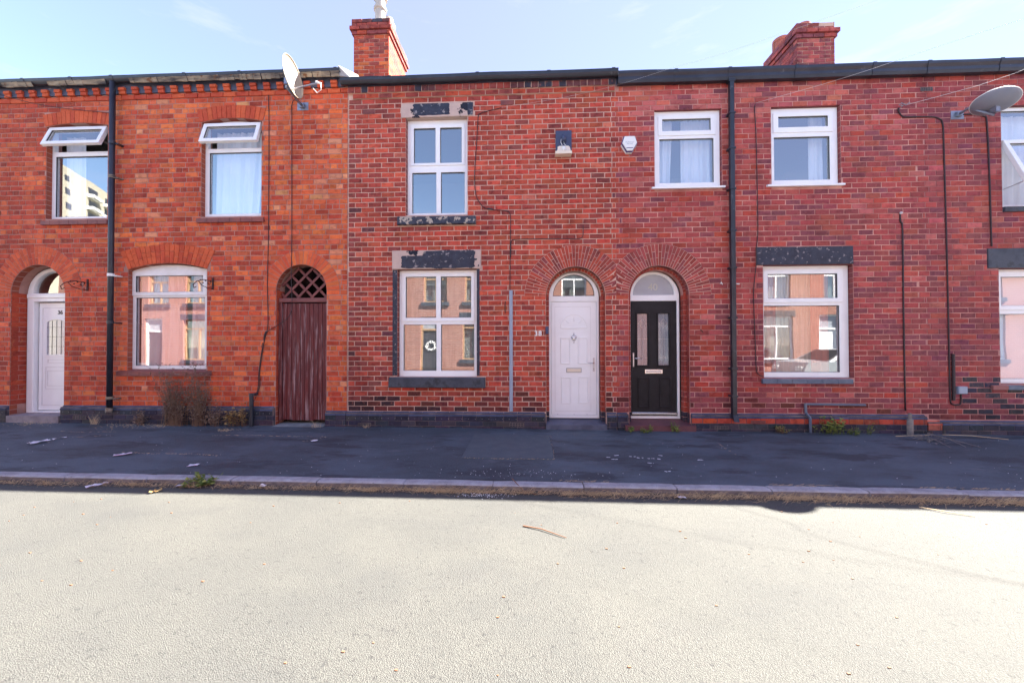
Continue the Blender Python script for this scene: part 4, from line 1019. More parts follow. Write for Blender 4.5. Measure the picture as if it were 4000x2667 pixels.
for a, b_ in ((1.844, 2.02), (2.198, 2.378)):
    xa, xb = mir(a), mir(b_); z0_, z1_ = mz(1.059), mz(1.938)
    obj('moulding', plate(rect(xa-.024, xb+.024, z0_-.03, z1_+.024), [rect(xa, xb, z0_, z1_)], y-.002, y+.02, .006), M['door_black'], d40)
    obj('pane', B(xa-.004, xb+.004, y+.026, y+.031, z0_-.004, z1_+.004), M['leaded'], d40)
    obj('obscure_backing', B(xa-.004, xb+.004, y+.034, y+.04, z0_-.004, z1_+.004), M['frosted'], d40)
    ld = MB(); xc = (xa+xb)/2; yq = y+.024; zc = z1_-.17
    for q in (xc-.012, xc+.012): ld.tube([(q, yq, z0_+.13), (q, yq, zc-.09)], .0022, 4)
    for zz in (z0_+.13, z0_+.45, z1_-.17): ld.tube([(xa, yq, zz), (xb, yq, zz)], .0022, 4)
    ld.tube([(xc, yq, zc+.09), (xc, yq, z1_)], .0022, 4); ld.tube([(xc, yq, z0_), (xc, yq, z0_+.13)], .0022, 4)
    for dzz, ss in ((0, .045), (.03, .045), (-.03, .045), (0, .085)):
        ld.tube([(xc, yq, zc+dzz+ss), (xc+ss*.8, yq, zc+dzz), (xc, yq, zc+dzz-ss), (xc-ss*.8, yq, zc+dzz), (xc, yq, zc+dzz+ss)], .0022, 4)
    ld.tube([(xc, yq, z0_+.16), (xc+.02, yq, z0_+.13), (xc, yq, z0_+.10), (xc-.02, yq, z0_+.13), (xc, yq, z0_+.16)], .003, 4)
    obj('leading', ld, M['satin'], d40)
for a, b_ in ((1.845, 2.048), (2.205, 2.408)):
    xa, xb, z0_, z1_ = mir(a), mir(b_), mz(.333), mz(.853)
    obj('door_panel', plate(rect(xa, xb, z0_, z1_), [rect(xa+.03, xb-.03, z0_+.03, z1_-.03)], y+.0, y+.016, .007), M['door_black'], d40)
obj('letterbox', B(mir(1.965), mir(2.265), y-.004, y+.014, mz(.915), mz(.99), b=.005), M['chrome'], d40)
obj('letterbox_flap', B(mir(1.985), mir(2.245), y-.010, y-.0045, mz(.932), mz(.973), b=.003), M['satin'], d40)
lever(d40, mir(1.775), mz(1.03), mz(1.273), mz(1.177), 1, .13, y+.010)
obj('threshold', B(dx-.386, dx+.386, y-.03, y+.012, .205, .245, b=.006), M['chrome'], d40)
obj('threshold', B(dx-.386, dx+.386, y-.012, y+.010, .186, .203), M['seal'], d40)
text('40', .165, dx, y+.034, 2.355, M['etch'], d40, d=.0005, align='CENTER')
shell(H40, 1.475, 6.41, .2, 3.3, 5.95)

# ---- house 42
H42 = house(6.41, 11.2, 'purple red brick terraced house at the right edge, beyond the downpipe and the black door')
w42 = Wall(6.41, 11.2, .189, 5.781, .0862, .232, 'stretcher', pal42)
holes42 = [rect(7.66, 9.05, 3.62, 5.27), rect(7.585, 9.0, .765, 2.625)]
wp42 = slab(H42, 6.4102, 11.2, -.2, 5.98, holes42, 'mort42'); back_leaf(H42, 6.411, 11.2, -.2, 5.98, holes42, m='mort42')
w42.rect(7.66, 9.05, 3.52, 5.27); w42.rect(7.585, 9.0, .69, 2.625); w42.rect(7.41, 9.15, 2.628, 2.95)
w42.tooth = (1, 0)
build_bricks(wp42, w42, M['brick42'])
obj('fascia', B(6.41, 11.2, -.02, -.001, 5.80, 5.95), M['fascia'], H42)
gutter(H42, 6.41, 11.2, 5.765, 5.955, -.125, -.019, 'black', (6.45, 7.55, 8.9), ogee=True)
f42 = window(H42, 7.665, 9.045, 3.62, 5.265, .06, [dict(panes=[(7.72, 8.99, 4.74, 5.21)]), dict(hole=(7.70, 9.0, 3.67, 4.69), open=1)])
open_vent(H42, f42, 7.69, 9.02, 4.70, 3.655, .035, R(21), .07)
window(H42, 7.592, 8.99, .767, 2.622, .09, [dict(sash=(7.64, 8.94, 1.96, 2.59), panes=[(7.70, 8.88, 2.03, 2.50)]), dict(panes=[(7.63, 8.95, .84, 1.895)])])
obj('lintel', B(7.41, 9.15, -.014, .09, 2.628, 2.95, b=.006, jit=.004), M['stone'], H42)
for k in range(7):
    a = 7.42+k*.235; t = MB(); t.hexa([(a+.003, .09, .68), (a+.232, .09, .68), (a+.232, .09, .765), (a+.003, .09, .765), (a+.003, -.04, .675), (a+.232, -.04, .675), (a+.232, -.04, .74), (a+.003, -.04, .74)]); obj('sill_tile', t, M['tile_pink' if k in (0, 2) else 'tile_blue'], H42)
obj('sill', B(7.66, 9.05, -.03, .06, 3.535, 3.615, b=.005), M['stone'], H42)
plinth(H42, 6.41, 6.63, .175, [['r7', 'p5'], EB], EB, dots=False, copecols=('r7', 'r3')); plinth(H42, 6.63, 11.2, .175, [EB], EB, dots=False)
airbrick(H42, 6.384+.03, 6.60, 5.54, 5.597, 0)
shell(H42, 6.41, 11.2, .1, 3.2, 5.95)

# ---- chimneys
def chimney(h, x0, x1, y0, y1, zb, zt, cols, corb, m='chim', notch=None):
    ch = obj('chimney', B(x0+.008, x1-.008, y0+.008, y1-.008, zb, zt-.01), M['mort38'], h)
    hh = .0862; n = int((zt-zb)/hh); st = 0
    for k in range(n):
        z = zt-(k+1)*hh; e = corb.get(k, 0)
        for side in range(4):
            L_ = (x1-x0) if side in (0, 2) else (y1-y0); L_ += 2*e
            off = (.116 if (k+side) % 2 else .0); t = -off
            while t < L_-.01:
                a, b_ = max(t, 0), min(t+.232, L_); t += .232
                if b_-a < .04: continue
                if side == 2: continue
                if notch and k == 0 and side == 0 and x0-e+a > notch: continue
                g = .005; c = COLS[rnd.choice(cols(k, side))]; s_ = rnd.uniform(.8, 1.2); c = tuple(v*s_ for v in c); mb = MB(); p = .012
                if side == 0: mb.box(x0-e+a+g, x0-e+b_-g, y0-e, y0+p, z+g, z+hh-g, c, b=.003, jit=.004)
                elif side == 1: mb.hexa([(x1-p, y0-e+a+g, z+g), (x1-p, y0-e+b_-g, z+g), (x1-p, y0-e+b_-g, z+hh-g), (x1-p, y0-e+a+g, z+hh-g), (x1+e, y0-e+a+g, z+g), (x1+e, y0-e+b_-g, z+g), (x1+e, y0-e+b_-g, z+hh-g), (x1+e, y0-e+a+g, z+hh-g)], c)
                else: mb.hexa([(x0+p, y0-e+b_-g, z+g), (x0+p, y0-e+a+g, z+g), (x0+p, y0-e+a+g, z+hh-g), (x0+p, y0-e+b_-g, z+hh-g), (x0-e, y0-e+b_-g, z+g), (x0-e, y0-e+a+g, z+g), (x0-e, y0-e+a+g, z+hh-g), (x0-e, y0-e+b_-g, z+hh-g)], c)
                obj('brick', mb, M[m], ch)
    return ch
def colL(k, s):
    return ['r6', 'r5', 'b2'] if k == 0 else ['r4', 'r5', 'p3'] if k < 3 else ['r5', 'r1', 'p3'] if k == 3 else ['r1', 'r4', 'o2', 'r2', 'r5', 'o1'] if k < 9 else ['o2', 'o3', 'r1', 'r4']
ch1 = chimney(H38, -3.90, -3.10, 1.8, 2.95, 6.9, 8.70, colL, {0: .035, 1: .035, 2: .07, 3: .035})
def pot(h, cx, cy, z0, hgt, r, m, tall=True):
    b = MB()
    if tall: pr = [(r*1.25, z0), (r*1.25, z0+.05), (r, z0+.07), (r*.92, z0+hgt*.45), (r*1.18, z0+hgt*.47), (r*1.18, z0+hgt*.51), (r*.9, z0+hgt*.53), (r*.88, z0+hgt*.70), (r*1.3, z0+hgt*.71), (r*1.3, z0+hgt*.78), (r*.95, z0+hgt*.82), (r*.9, z0+hgt), (r*.7, z0+hgt), (r*.7, z0+hgt*.6)]
    else: pr = [(r, z0), (r, z0+hgt*.8), (r*1.12, z0+hgt*.82), (r*1.12, z0+hgt), (r*.85, z0+hgt), (r*.85, z0+.02)]
    b.lathe(pr, cx, cy, 20); return obj('chimney_pot', b, M[m], h, smooth=False)
pot(H38, -3.45, 2.18, 8.69, 1.15, .125, 'pot'); pot(H38, -3.42, 2.62, 8.69, .72, .13, 'pot'); pot(H38, -3.78, 2.1, 8.66, .12, .14, 'pot_red', False)
fl = MB(); fl.hexa([(-3.9, 2.95, 8.69), (-3.1, 2.95, 8.69), (-3.25, 2.7, 8.73), (-3.75, 2.7, 8.73), (-3.9, 1.8, 8.69), (-3.1, 1.8, 8.69), (-3.25, 1.95, 8.73), (-3.75, 1.95, 8.73)]); obj('flaunching', fl, M['flaunch'], H38)
def colR(k, s): return ['p4', 'p3', 'r5'] if k < 2 else ['p1', 'p3', 'p5', 'p2', 'p4']
ch2 = chimney(H40, 5.725, 6.50, 1.8, 2.95, 6.9, 8.255, colR, {2: .07, 3: .035, 0: .0, 1: .0}, notch=6.17)
pr_ = pot(H40, 6.05, 2.12, 8.20, .22, .15, 'pot_red', False)
p2_ = pot(H40, 5.93, 2.62, 8.20, .34, .15, 'pot_red', False)
rb = MB()
for k in range(14):
    a = 2*math.pi*k/14; rb.box(5.93+.152*math.cos(a)-.012, 5.93+.152*math.cos(a)+.012, 2.62+.152*math.sin(a)-.012, 2.62+.152*math.sin(a)+.012, 8.21, 8.46)
obj('chimney_pot_ribs', rb, M['pot_red'], H40)

# ---- downpipes
pL = MB(); pL.tube([(-7.345, -.10, .30), (-7.348, -.10, 3.1), (-7.352, -.10, 6.08)], .042, 14); dp = obj('downpipe', pL, M['gutter_old'], H36, smooth=True)
for zz, mm in ((4.40, 'drip'), (2.66, 'white'), (1.83, 'gutter_old'), (.50, 'drip'), (5.0, 'gutter_old')):
    q = MB(); q.lathe([(.0, zz-.03), (.049, zz-.03), (.049, zz+.02), (.0, zz+.02)], -7.346, -.10, 14); q.box(-7.30, -7.24, -.10, .0, zz-.03, zz-.01); obj('pipe_clip', q, M[mm], dp)
q = MB(); q.tube([(-7.345, -.10, .32), (-7.345, -.115, .25)], [.05, .046], 12); obj('pipe_shoe', q, M['drip'], dp)
b = MB()
def sq(b, x0, x1, y0, y1, z0, z1): b.box(x0, x1, y0, y1, z0, z1, b=.004)
sq(b, 3.318, 3.386, -.115, -.05, .21, 5.78); dp = obj('downpipe', b, M['black'], H40)
for zz in (5.2, 4.62, 3.95, 3.26, 2.65, 1.83, 1.0, .55): obj('pipe_clip', B(3.302, 3.402, -.122, .0, zz, zz+.03, b=.003), M['black'], dp)
s = MB(); s.hexa([(3.312, -.03, .24), (3.392, -.03, .24), (3.392, -.06, .30), (3.312, -.06, .30), (3.312, -.17, .155), (3.392, -.17, .155), (3.392, -.125, .26), (3.312, -.125, .26)]); obj('pipe_shoe', s, M['black'], dp)
obj('pipe_outlet', B(3.30, 3.405, -.12, -.03, 5.73, 5.79, b=.01), M['black'], dp)

# ------------------------------------------------------------------ curtains and things behind the glass
curtain(-5.74, -4.93, 3.72, 5.32, .27, 'net', 'white curtain with long folds in the upstairs window beside the dish', 6, .03, lambda u, t: .10*u*(1-t))
curtain(-8.68, -8.30, 3.72, 5.32, .27, 'net', 'white curtain at the left side of the leftmost upstairs window', 3, .02)
curtain(-7.12, -6.30, 1.0, 2.72, .25, 'pinkcurt', 'pink curtain with a red fringe, left of the pair in the ground floor window', 6, .03, lambda u, t: -.10*(1-u)*0+.04*math.sin(3*t)*u)
curtain(-6.24, -5.72, 1.0, 2.72, .25, 'pinkcurt', 'paler pink curtain, right of the pair in the ground floor window', 4, .03, lambda u, t: .10*(1-u)*(1-t))
fr_ = MB()
for k in range(80):
    t = k/79; x_ = -6.30+.04*math.sin(3*(1-t))-.06*math.sin(1-t)*0; z_ = 1.05+1.6*t
    for q in range(3): fr_.tube([(x_+rnd.uniform(0, .03), .21, z_), (x_+rnd.uniform(.01, .06), .20+rnd.uniform(-.01, .01), z_-rnd.uniform(.01, .03))], .004, 3)
one('curtain_fringe', fr_, M['orange_curt'], 'dark red tasselled fringe along the gap between the pink curtains', 'fringe')
sl = MB()
for k in range(40): z_ = 1.00+k*.042; sl.hexa([(-2.2, .285, z_), (-.93, .285, z_), (-.93, .285, z_+.003), (-2.2, .285, z_+.003), (-2.2, .262, z_+.036), (-.93, .262, z_+.036), (-.93, .262, z_+.039), (-2.2, .262, z_+.039)])
one('venetian_blind', sl, M['lining'], 'fine white venetian blind behind the four pane ground floor window beside the white door', 'blind')
curtain(2.20, 2.52, 4.08, 5.30, .25, 'net', 'white curtain on the left side of the upstairs window above the black door', 3, .02, lambda u, t: -.05*u*t)
curtain(2.66, 3.17, 4.08, 5.30, .25, 'net', 'white curtain on the right side of the upstairs window above the black door', 5, .02)
curtain(4.82, 5.06, 4.08, 5.30, .25, 'net', 'white curtain at the right side of the upstairs window right of the black downpipe', 3, .015)
curtain(3.93, 4.26, .88, 2.70, .27, 'orange_curt', 'terracotta curtain gathered at the left of the large window right of the downpipe', 3, .02)
curtain(4.84, 5.14, .88, 2.70, .27, 'orange_curt', 'terracotta curtain gathered at the right of the large window right of the downpipe', 2, .02)
curtain(4.16, 4.92, .88, 2.70, .32, 'beige_curt', 'beige curtain drawn across the middle of the large window right of the downpipe', 9, .015)
curtain(7.70, 9.0, 3.66, 5.24, .28, 'net', 'white curtain added to brighten the half open upstairs window at the right edge', 9, .02)  # curtain added so these panes read bright, like reflected sky
one('roller_blind', B(7.64, 8.95, .20, .205, .80, 2.58), M['blind'], 'white roller blind lowered in the ground floor window at the right edge', 'blind')
pnl = B(-7.12, -6.9, .17, .18, 1.05, 1.10); one('card', pnl, M['white'], 'small white card on the inner ledge of the pink curtained window', 'card')
cl = thing('ceiling_light', (-1.45, 1.3, 2.75), 'ceiling light with small glowing bulbs seen through the four pane window', 'lamp')
cb_ = MB(); cb_.tube([(-1.45, 1.3, 2.95), (-1.45, 1.3, 2.72)], .008, 6); BL = [(-1.69, 2.647, .032), (-1.60, 2.619, .02), (-1.48, 2.658, .02), (-1.407, 2.60, .018), (-1.312, 2.643, .02), (-1.235, 2.602, .02)]
for x_, z_, r_ in BL: cb_.tube([(-1.45, 1.3, 2.75), (x_, 1.3, z_+.06), (x_, 1.3, z_+.02)], .005, 5)
obj('arm', cb_, M['satin'], cl)
for x_, z_, r_ in BL: bb = MB(); bb.ball((x_, 1.3, z_), r_, 10); obj('bulb', bb, M['bulb'], cl, smooth=True)

# ------------------------------------------------------------------ fixtures on the facade
sl_ = thing('security_light', (.6, 0, 4.6), 'dismantled security light with ivory base on a dark board above the white door', 'light')
obj('board', B(.468, .738, -.018, -.002, 4.70, 5.045, b=.003), M['slateblue'], sl_)
b = MB(); b.tube([(.603, -.03, 4.955), (.603, -.035, 4.94), (.603, -.06, 4.84)], [.018, .032, .042], 14); obj('lamp_holder', b, M['slateblue'], sl_, smooth=True)
b = MB(); b.hexa([(.50, -.02, 4.765), (.705, -.02, 4.765), (.705, -.02, 4.60), (.50, -.02, 4.60), (.525, -.05, 4.765), (.68, -.05, 4.765), (.725, -.12, 4.60), (.458, -.12, 4.60)]); obj('sensor_base', b, M['ivory'], sl_)
b = MB(); b.hexa([(.455, -.01, 4.64), (.73, -.01, 4.64), (.73, -.01, 4.595), (.455, -.01, 4.595), (.455, -.13, 4.64), (.73, -.13, 4.64), (.73, -.13, 4.595), (.455, -.13, 4.595)]); obj('base_rim', b, M['ivory'], sl_)
b = MB(); b.ball((.6, -.095, 4.70), .032, 10, sq=(1, .6, 1.25)); obj('sensor_eye', b, M['white'], sl_, smooth=True)
b = MB(); b.tube([(.56, -.05, 4.88), (.55, -.06, 4.82), (.575, -.06, 4.77)], .005, 5); b.tube([(.60, -.05, 4.84), (.61, -.06, 4.79), (.64, -.06, 4.765)], .004, 5); obj('loose_wire', b, M['white'], sl_)
al = thing('alarm_box', (1.69, 0, 4.58), 'white six sided alarm box with purple edge beside the upstairs window', 'alarm box')
def hexp(s, cz=4.745): return [(1.69+x*s, cz+z*s) for x, z in ((-.045, -.125), (.045, -.125), (.125, .01), (.085, .125), (-.085, .125), (-.125, .01))]
obj('base', plate(hexp(1.04), [], -.05, -.001, .004), M['white'], al); obj('band', plate(hexp(1.07, 4.755), [], -.075, -.05, .003), M['alarm'], al); obj('cover', plate(hexp(.97, 4.755), [], -.10, -.075, .008), M['white'], al)
text('Mc Robinson', .027, 1.692, -.101, 4.765, M['conduit'], al, 'lettering', d=.0005, align='CENTER'); text('Electrical', .027, 1.692, -.101, 4.738, M['conduit'], al, 'lettering', d=.0005, align='CENTER')
obj('trim', B(1.635, 1.745, -.104, -.098, 4.672, 4.682), M['alarm'], al)
def cable(name, pts, r, m, label, cat='cable', n=5, group=None):
    # smooth the polyline
    P_ = [Vector(p) for p in pts]; out = []
    for i in range(len(P_)-1):
        p0, p1, p2, p3 = P_[max(i-1, 0)], P_[i], P_[i+1], P_[min(i+2, len(P_)-1)]
        for k in range(5):
            t = k/5; out.append(.5*((2*p1)+(p2-p0)*t+(2*p0-5*p1+4*p2-p3)*t*t+(3*p1-p0-3*p2+p3)*t**3))
    out.append(P_[-1]); b = MB(); b.tube(out, r, n); return one(name, b, M[m], label, cat, group, smooth=True)
def wl(pts, y=-.010): return [(x, y+rnd.uniform(-.002, .002), z) for x, z in pts]
cable('cable', wl([(-4.583, 6.06), (-4.575, 5.9), (-4.558, 5.3), (-4.557, 3.44), (-4.569, 2.51), (-4.553, 1.82), (-4.587, 1.60), (-4.66, 1.33), (-4.713, .95), (-4.723, .68), (-4.76, .56)]), .0065, 'cable', 'dark cable dropping from the gutter between the orange house windows to the short pipe', group=None)
cable('cable', [(-3.98, -.05, 5.63), (-4.09, -.03, 5.70), (-4.146, -.012, 5.62), (-4.145, -.01, 5.37), (-4.135, -.01, 3.43), (-4.132, -.02, 2.6), (-4.128, -.0, 2.14), (-4.145, .0, 2.0), (-4.225, -.012, 1.865), (-4.40, -.012, 1.75), (-4.55, -.012, 1.66), (-4.60, -.014, 1.56), (-4.64, -.012, 1.36), (-4.695, -.012, .95), (-4.70, -.012, .68), (-4.80, -.03, .42), (-4.86, -.05, .40)], .006, 'cable', 'dark cable from the left satellite dish running down across the gate arch')
b = MB(); b.tube([(-4.585, -.02, 1.66), (-4.60, -.024, 1.59), (-4.615, -.02, 1.50)], [.008, .017, .008], 6); b.tube([(-4.64, -.02, 1.46), (-4.66, -.02, 1.38), (-4.64, -.02, 1.36), (-4.625, -.02, 1.44)], .005, 5); one('cable_joint', b, M['cable'], 'taped black cable joint left of the maroon gate', 'cable joint')
cable('cable', wl([(-.45, 5.47), (-.726, 5.412), (-.82, 5.375), (-.853, 5.33), (-.88, 4.9), (-.917, 4.3), (-.895, 4.0), (-.829, 3.842), (-.70, 3.735), (-.375, 3.695), (-.315, 3.65), (-.300, 3.58), (-.301, 3.38), (-.310, 2.9), (-.313, 2.35), (-.298, 2.33)]), .0065, 'cable', 'dark cable looping down from beside the flaking lintel to the grey conduit')
b = MB(); b.tube([(-.69, -.02, 3.735), (-.60, -.022, 3.718)], .014, 6); one('cable_joint', b, M['seal'], 'small black cable joint right of the upstairs sill of the four pane windows', 'cable joint')
cable('cable', wl([(-.30, 2.9), (-.296, 3.12), (-.28, 3.18), (-.22, 3.203), (.158, 3.208), (.75, 3.20), (.867, 3.202), (.915, 3.23), (.927, 3.29), (.928, 3.42)]), .006, 'cable', 'dark cable running sideways above the white door arch')
one('conduit', B(-.327, -.268, -.028, .0, .285, 2.337, b=.005), M['conduit'], 'long straight blue grey conduit beside the four pane ground floor window', 'conduit')
cable('cable', wl([(3.78, 5.40), (3.765, 5.33), (3.771, 5.18), (3.788, 4.74), (3.799, 3.74), (3.801, 3.3), (3.779, 3.04)], -.012)+[(3.765, -.022, 2.9), (3.76, -.022, 2.72), (3.74, -.012, 2.5), (3.721, -.01, 2.21), (3.736, -.01, 1.56), (3.752, -.01, 1.02), (3.79, -.01, .92), (3.85, -.03, .88)], .0065, 'cable', 'dark cable hanging down the left side of the windows right of the square downpipe')
cable('cable', wl([(6.06, 5.27), (6.062, 5.22), (6.10, 5.15), (6.176, 5.118), (6.55, 5.112), (6.68, 5.08), (6.746, 4.98), (6.76, 4.5), (6.776, 3.26), (6.787, 1.765), (6.79, .9), (6.797, .50), (6.83, .44), (6.876, .427), (6.94, .44), (6.957, .50), (6.959, .61)]), .011, 'cable', 'thick dark cable from the wall hook down to the small grey box')
cable('cable', wl([(7.05, 5.13), (7.108, 5.136), (7.30, 5.13), (7.39, 5.09), (7.427, 5.0), (7.45, 4.2), (7.463, 3.253), (7.47, 2.98)]), .011, 'cable', 'thick dark cable from the right satellite dish down past the lintel')
cable('cable', wl([(6.062, 3.53), (6.066, 3.40), (6.095, 3.25), (6.092, 1.98), (6.099, .33)]), .011, 'cable', 'straight dark cable down the wall above the stub post')
b = MB(); b.ball((6.065, -.02, 3.54), .022, 8); one('vent_cowl', b, M['wire'], 'small pale cap on top of the straight cable over the stub post', 'cap')
b = MB(); b.tube([(6.84, -.02, 1.25), (6.835, -.02, .5)], .02, 6); one('cable_cover', b, M['cable'], 'short dark cover strip beside the thick cable above the grey box', 'cable cover')
one('junction_box', B(6.887, 7.021, -.055, .0, .607, .726, b=.01), M['conduit'], 'small pale grey box low on the wall near the right edge', 'junction box')
# overhead wires and hooks
cable('overhead_wire', [(3.78, -.03, 5.41), (5.02, -.32, 5.60), (7.0, -.85, 5.98), (12, -2.2, 6.8), (25, -8.9, 8.2)], .0022, 'wire', 'pale overhead wire rising right from beside the square downpipe', 'wire')
cable('overhead_wire', [(-.46, -.02, 5.47), (.8, -.10, 5.59), (2.2, -.22, 5.86), (6, -1.1, 6.5), (25, -8.9, 8.25)], .0012, 'wire', 'thin dark overhead wire rising right from above the four pane windows', 'wire')
cable('overhead_wire', [(6.10, -.08, 5.27), (6.7, -.35, 5.32), (7.0, -.7, 5.30), (9, -2.0, 5.6), (25, -8.9, 8.15)], .003, 'wire', 'pale overhead wire rising right from the twisted hook near the right satellite dish', 'wire')
cable('overhead_wire', [(-9.9, -.30, 6.0), (-8.8, -.06, 5.75), (-7.53, -.02, 5.585), (-7.40, -.01, 5.55)], .005, 'cable', 'thin dark wire crossing the brick arch of the leftmost upstairs window', 'wire')
b = MB(); b.tube([(6.06, 0, 5.24), (6.06, -.08, 5.26), (5.99, -.09, 5.27), (6.03, -.09, 5.30), (6.10, -.09, 5.265), (6.15, -.10, 5.30)], .008, 5); one('hook', b, M['galv'], 'twisted galvanised wire hook left of the right satellite dish', 'hook')
b = MB(); b.tube([(3.40, -.09, 2.40), (3.46, -.07, 2.40)], .01, 5); b.tube([(3.19, 0, 2.42), (3.19, -.03, 2.44), (3.21, -.03, 2.40)], .008, 5); one('clip', b, M['white'], 'tiny white clip on the bricks left of the square downpipe', 'clip')
pol = MB(); pol.tube([(25, -8.95, -.2), (25, -8.95, 8.4)], [.14, .1], 10); one('telegraph_pole', pol, M['twig'], 'wooden telegraph pole on the far pavement holding the overhead wires', 'pole')

# satellite dishes
def dish(label, base, c, nrm, rx, rz, m, m2, flip=False, armd=None, tilt=0):
    """offset dish: centre c, axis nrm; base is the wall plate"""
    t = thing('satellite_dish', base, label, 'satellite dish')
    nrm = Vector(nrm).normalized(); u = Vector((0, 0, 1)).cross(nrm).normalized(); v = nrm.cross(u)
    if tilt: u, v = u*math.cos(tilt)+v*math.sin(tilt), v*math.cos(tilt)-u*math.sin(tilt)
    c = Vector(c); b = MB(); nr, na = 8, 40; dep = .085; th = .006
    for s, off in ((1, 0), (-1, -th)):
        i = len(b.v)
        for r in range(nr+1):
            q = r/nr
            for a in range(na):
                an = 2*math.pi*a/na; p = c+u*(rx*q*math.cos(an))+v*(rz*q*math.sin(an))+nrm*(dep*(q*q-1)+off); b.v.append(tuple(p))
        for r in range(nr):
            for a in range(na):
                w_ = (a+1) % na; b.f.append((i+r*na+a, i+(r+1)*na+a, i+(r+1)*na+w_, i+r*na+w_)); b.c.append((.5,)*3)
    o = (nr)*na; o2 = (nr+1)*na+nr*na
    for a in range(na): b.f.append((o+a, o+(a+1) % na, o2+(a+1) % na, o2+a)); b.c.append((.5,)*3)
    obj('reflector', b, M[m], t, smooth=True)
    rim = MB(); rim.tube([tuple(c+u*(rx*math.cos(a))+v*(rz*math.sin(a))) for a in [2*math.pi*k/40 for k in range(41)]], .007, 5, cap=False); obj('rim', rim, M[m2], t, smooth=True)
    back = c-nrm*(dep+.02)-v*rz*.25; lnb = c+nrm*.42-v*(rz*.72)
    arm = MB(); lo = c-v*rz*.72-nrm*.03
    arm.tube([tuple(back), tuple(lo-nrm*.02), tuple(lnb-nrm*.02)], .014, 6); obj('feed_arm', arm, M['galv'], t)
    l = MB(); tow = (c-lnb).normalized(); l.tube([tuple(lnb), tuple(lnb+tow*.04)], [.018, .026], 10); l.tube([tuple(lnb), tuple(lnb-tow*.05)], .016, 8); obj('receiver', l, M['white'], t)
    mt_ = MB(); bx = Vector(base); mt_.tube([tuple(bx+Vector((0, -.02, 0))), tuple(bx+Vector((0, -.16, .01))), tuple(Vector((back.x-.01, back.y, back.z-.08))), tuple(back)], .022, 8); obj('mast', mt_, M['galv'], t, smooth=True)
    pl = MB(); pl.box(bx.x-.10, bx.x+.10, -.008, -.0, bx.z-.07, bx.z+.07, b=.003); pl.box(bx.x-.04, bx.x+.04, -.05, -.008, bx.z-.035, bx.z+.035, b=.003); obj('wall_plate', pl, M['galv'], t)
    bk = MB(); bk.box(back.x-.03, back.x+.03, back.y-.04, back.y+.04, back.z-.05, back.z+.05); obj('bracket', bk, M['galv'], t)
    cb = MB(); q0 = lnb-tow*.05; cb.tube([tuple(q0), tuple(q0+Vector((.0, 0, -.10))), tuple(q0+Vector((-.08, .03, -.13))), tuple(q0+Vector((-.16, .05, -.04)))], .006, 5); obj('lead', cb, M['white' if m == 'dish' else 'cable'], t, smooth=True)
    return t
dish('cream satellite dish seen almost edge on, above the arched maroon gate', (-3.95, 0, 5.60), (-3.86, -.42, 5.83), (.97, .0, .20), .26, .37, 'dish', 'dish', tilt=R(-14))
dish('grey satellite dish seen from behind at the right edge, over an open window', (6.98, 0, 5.13), (7.13, -.37, 5.11), (.32, .26, .85), .25, .23, 'dish_g', 'white')
# hanging basket brackets
def bracket(x, z0, z1, y, sgn, label):
    t = thing('hanging_basket_bracket', (x, -.01, z0), label, 'bracket', 'scrolled iron brackets')
    obj('back_bar', B(x-.012, x+.012, -.02, -.002, z0, z1, b=.002), M['iron'], t); a = MB(); zt = z1-.06
    a.tube([(x, -.02, zt), (x, -.20, zt+.0), (x, -.33, zt-.05), (x, -.40, zt-.12), (x, -.38, zt-.17), (x, -.34, zt-.14)], .007, 5)
    a.tube([(x, -.02, z0+.01), (x, -.12, z0+.01), (x, -.24, zt-.10), (x, -.30, zt-.04)], .006, 5)
    a.tube([(x+.002, -.05+.0, zt-.02), (x, -.07, zt-.06), (x, -.11, zt-.07), (x, -.12, zt-.03), (x, -.09, zt-.02)], .005, 5)
    obj('scroll', a, M['iron'], t, smooth=True); l = MB()
    for k in range(5): l.ball((x, -.06-.05*k, zt-.015-(k % 2)*.04), .013, 6, sq=(.5, 1.2, .8))
    obj('iron_leaf', l, M['iron'], t)
    return t
bracket(-7.888, 2.395, 2.60, 0, -1, 'scrolled black iron basket bracket beside the arch of the leftmost door')
bracket(-5.56, 2.395, 2.60, 0, -1, 'rusty scrolled iron basket bracket beside the pink curtained window')
# small fixtures
b = MB(); b.tube([(-4.775, -.10, .0), (-4.776, -.10, .585)], .034, 10); b.box(-4.80, -4.72, -.11, -.01, .545, .585, b=.004); one('pipe', b, M['gutter_old'], 'short black upright pipe left of the maroon gate', 'pipe')
b = MB(); b.tube([(-6.33, -.10, .02), (-6.30, -.10, .26), (-6.24, -.06, .36)], .03, 8); one('pipe', b, M['gutter_old'], 'cranked black pipe half hidden by the dead weeds', 'pipe')
b = MB(); b.tube([(4.55, -.09, -.02), (4.545, -.09, .22), (4.50, -.06, .30), (4.50, -.05, .445)], .02, 6); b.tube([(4.50, -.05, .435), (5.44, -.05, .425)], .018, 6); one('pipe', b, M['pipe_blue'], 'dark blue grey L shaped pipe running along the wall under the large right window', 'pipe')
b = MB(); b.tube([(6.05, -.13, -.05), (6.052, -.13, .22)], .042, 8); b.tube([(6.05, -.13, .22), (6.053, -.13, .31)], .024, 6); one('stub_post', b, M['post'], 'short worn grey stub post at the foot of the straight cable', 'post')
b = MB(); b.tube([(2.864, .0, 1.65), (2.864, -.03, 1.64), (2.88, -.04, 1.615)], .010, 5); one('hook', b, M['iron'], 'small rusty hook in the wall right of the black door', 'hook')
b = MB(); b.tube([(-.395, .0, 1.95), (-.40, -.025, 2.03), (-.395, -.02, 2.14), (-.39, -.0, 2.15)], .008, 5); one('hook', b, M['iron'], 'small rusty clip left of the top of the grey conduit', 'hook')

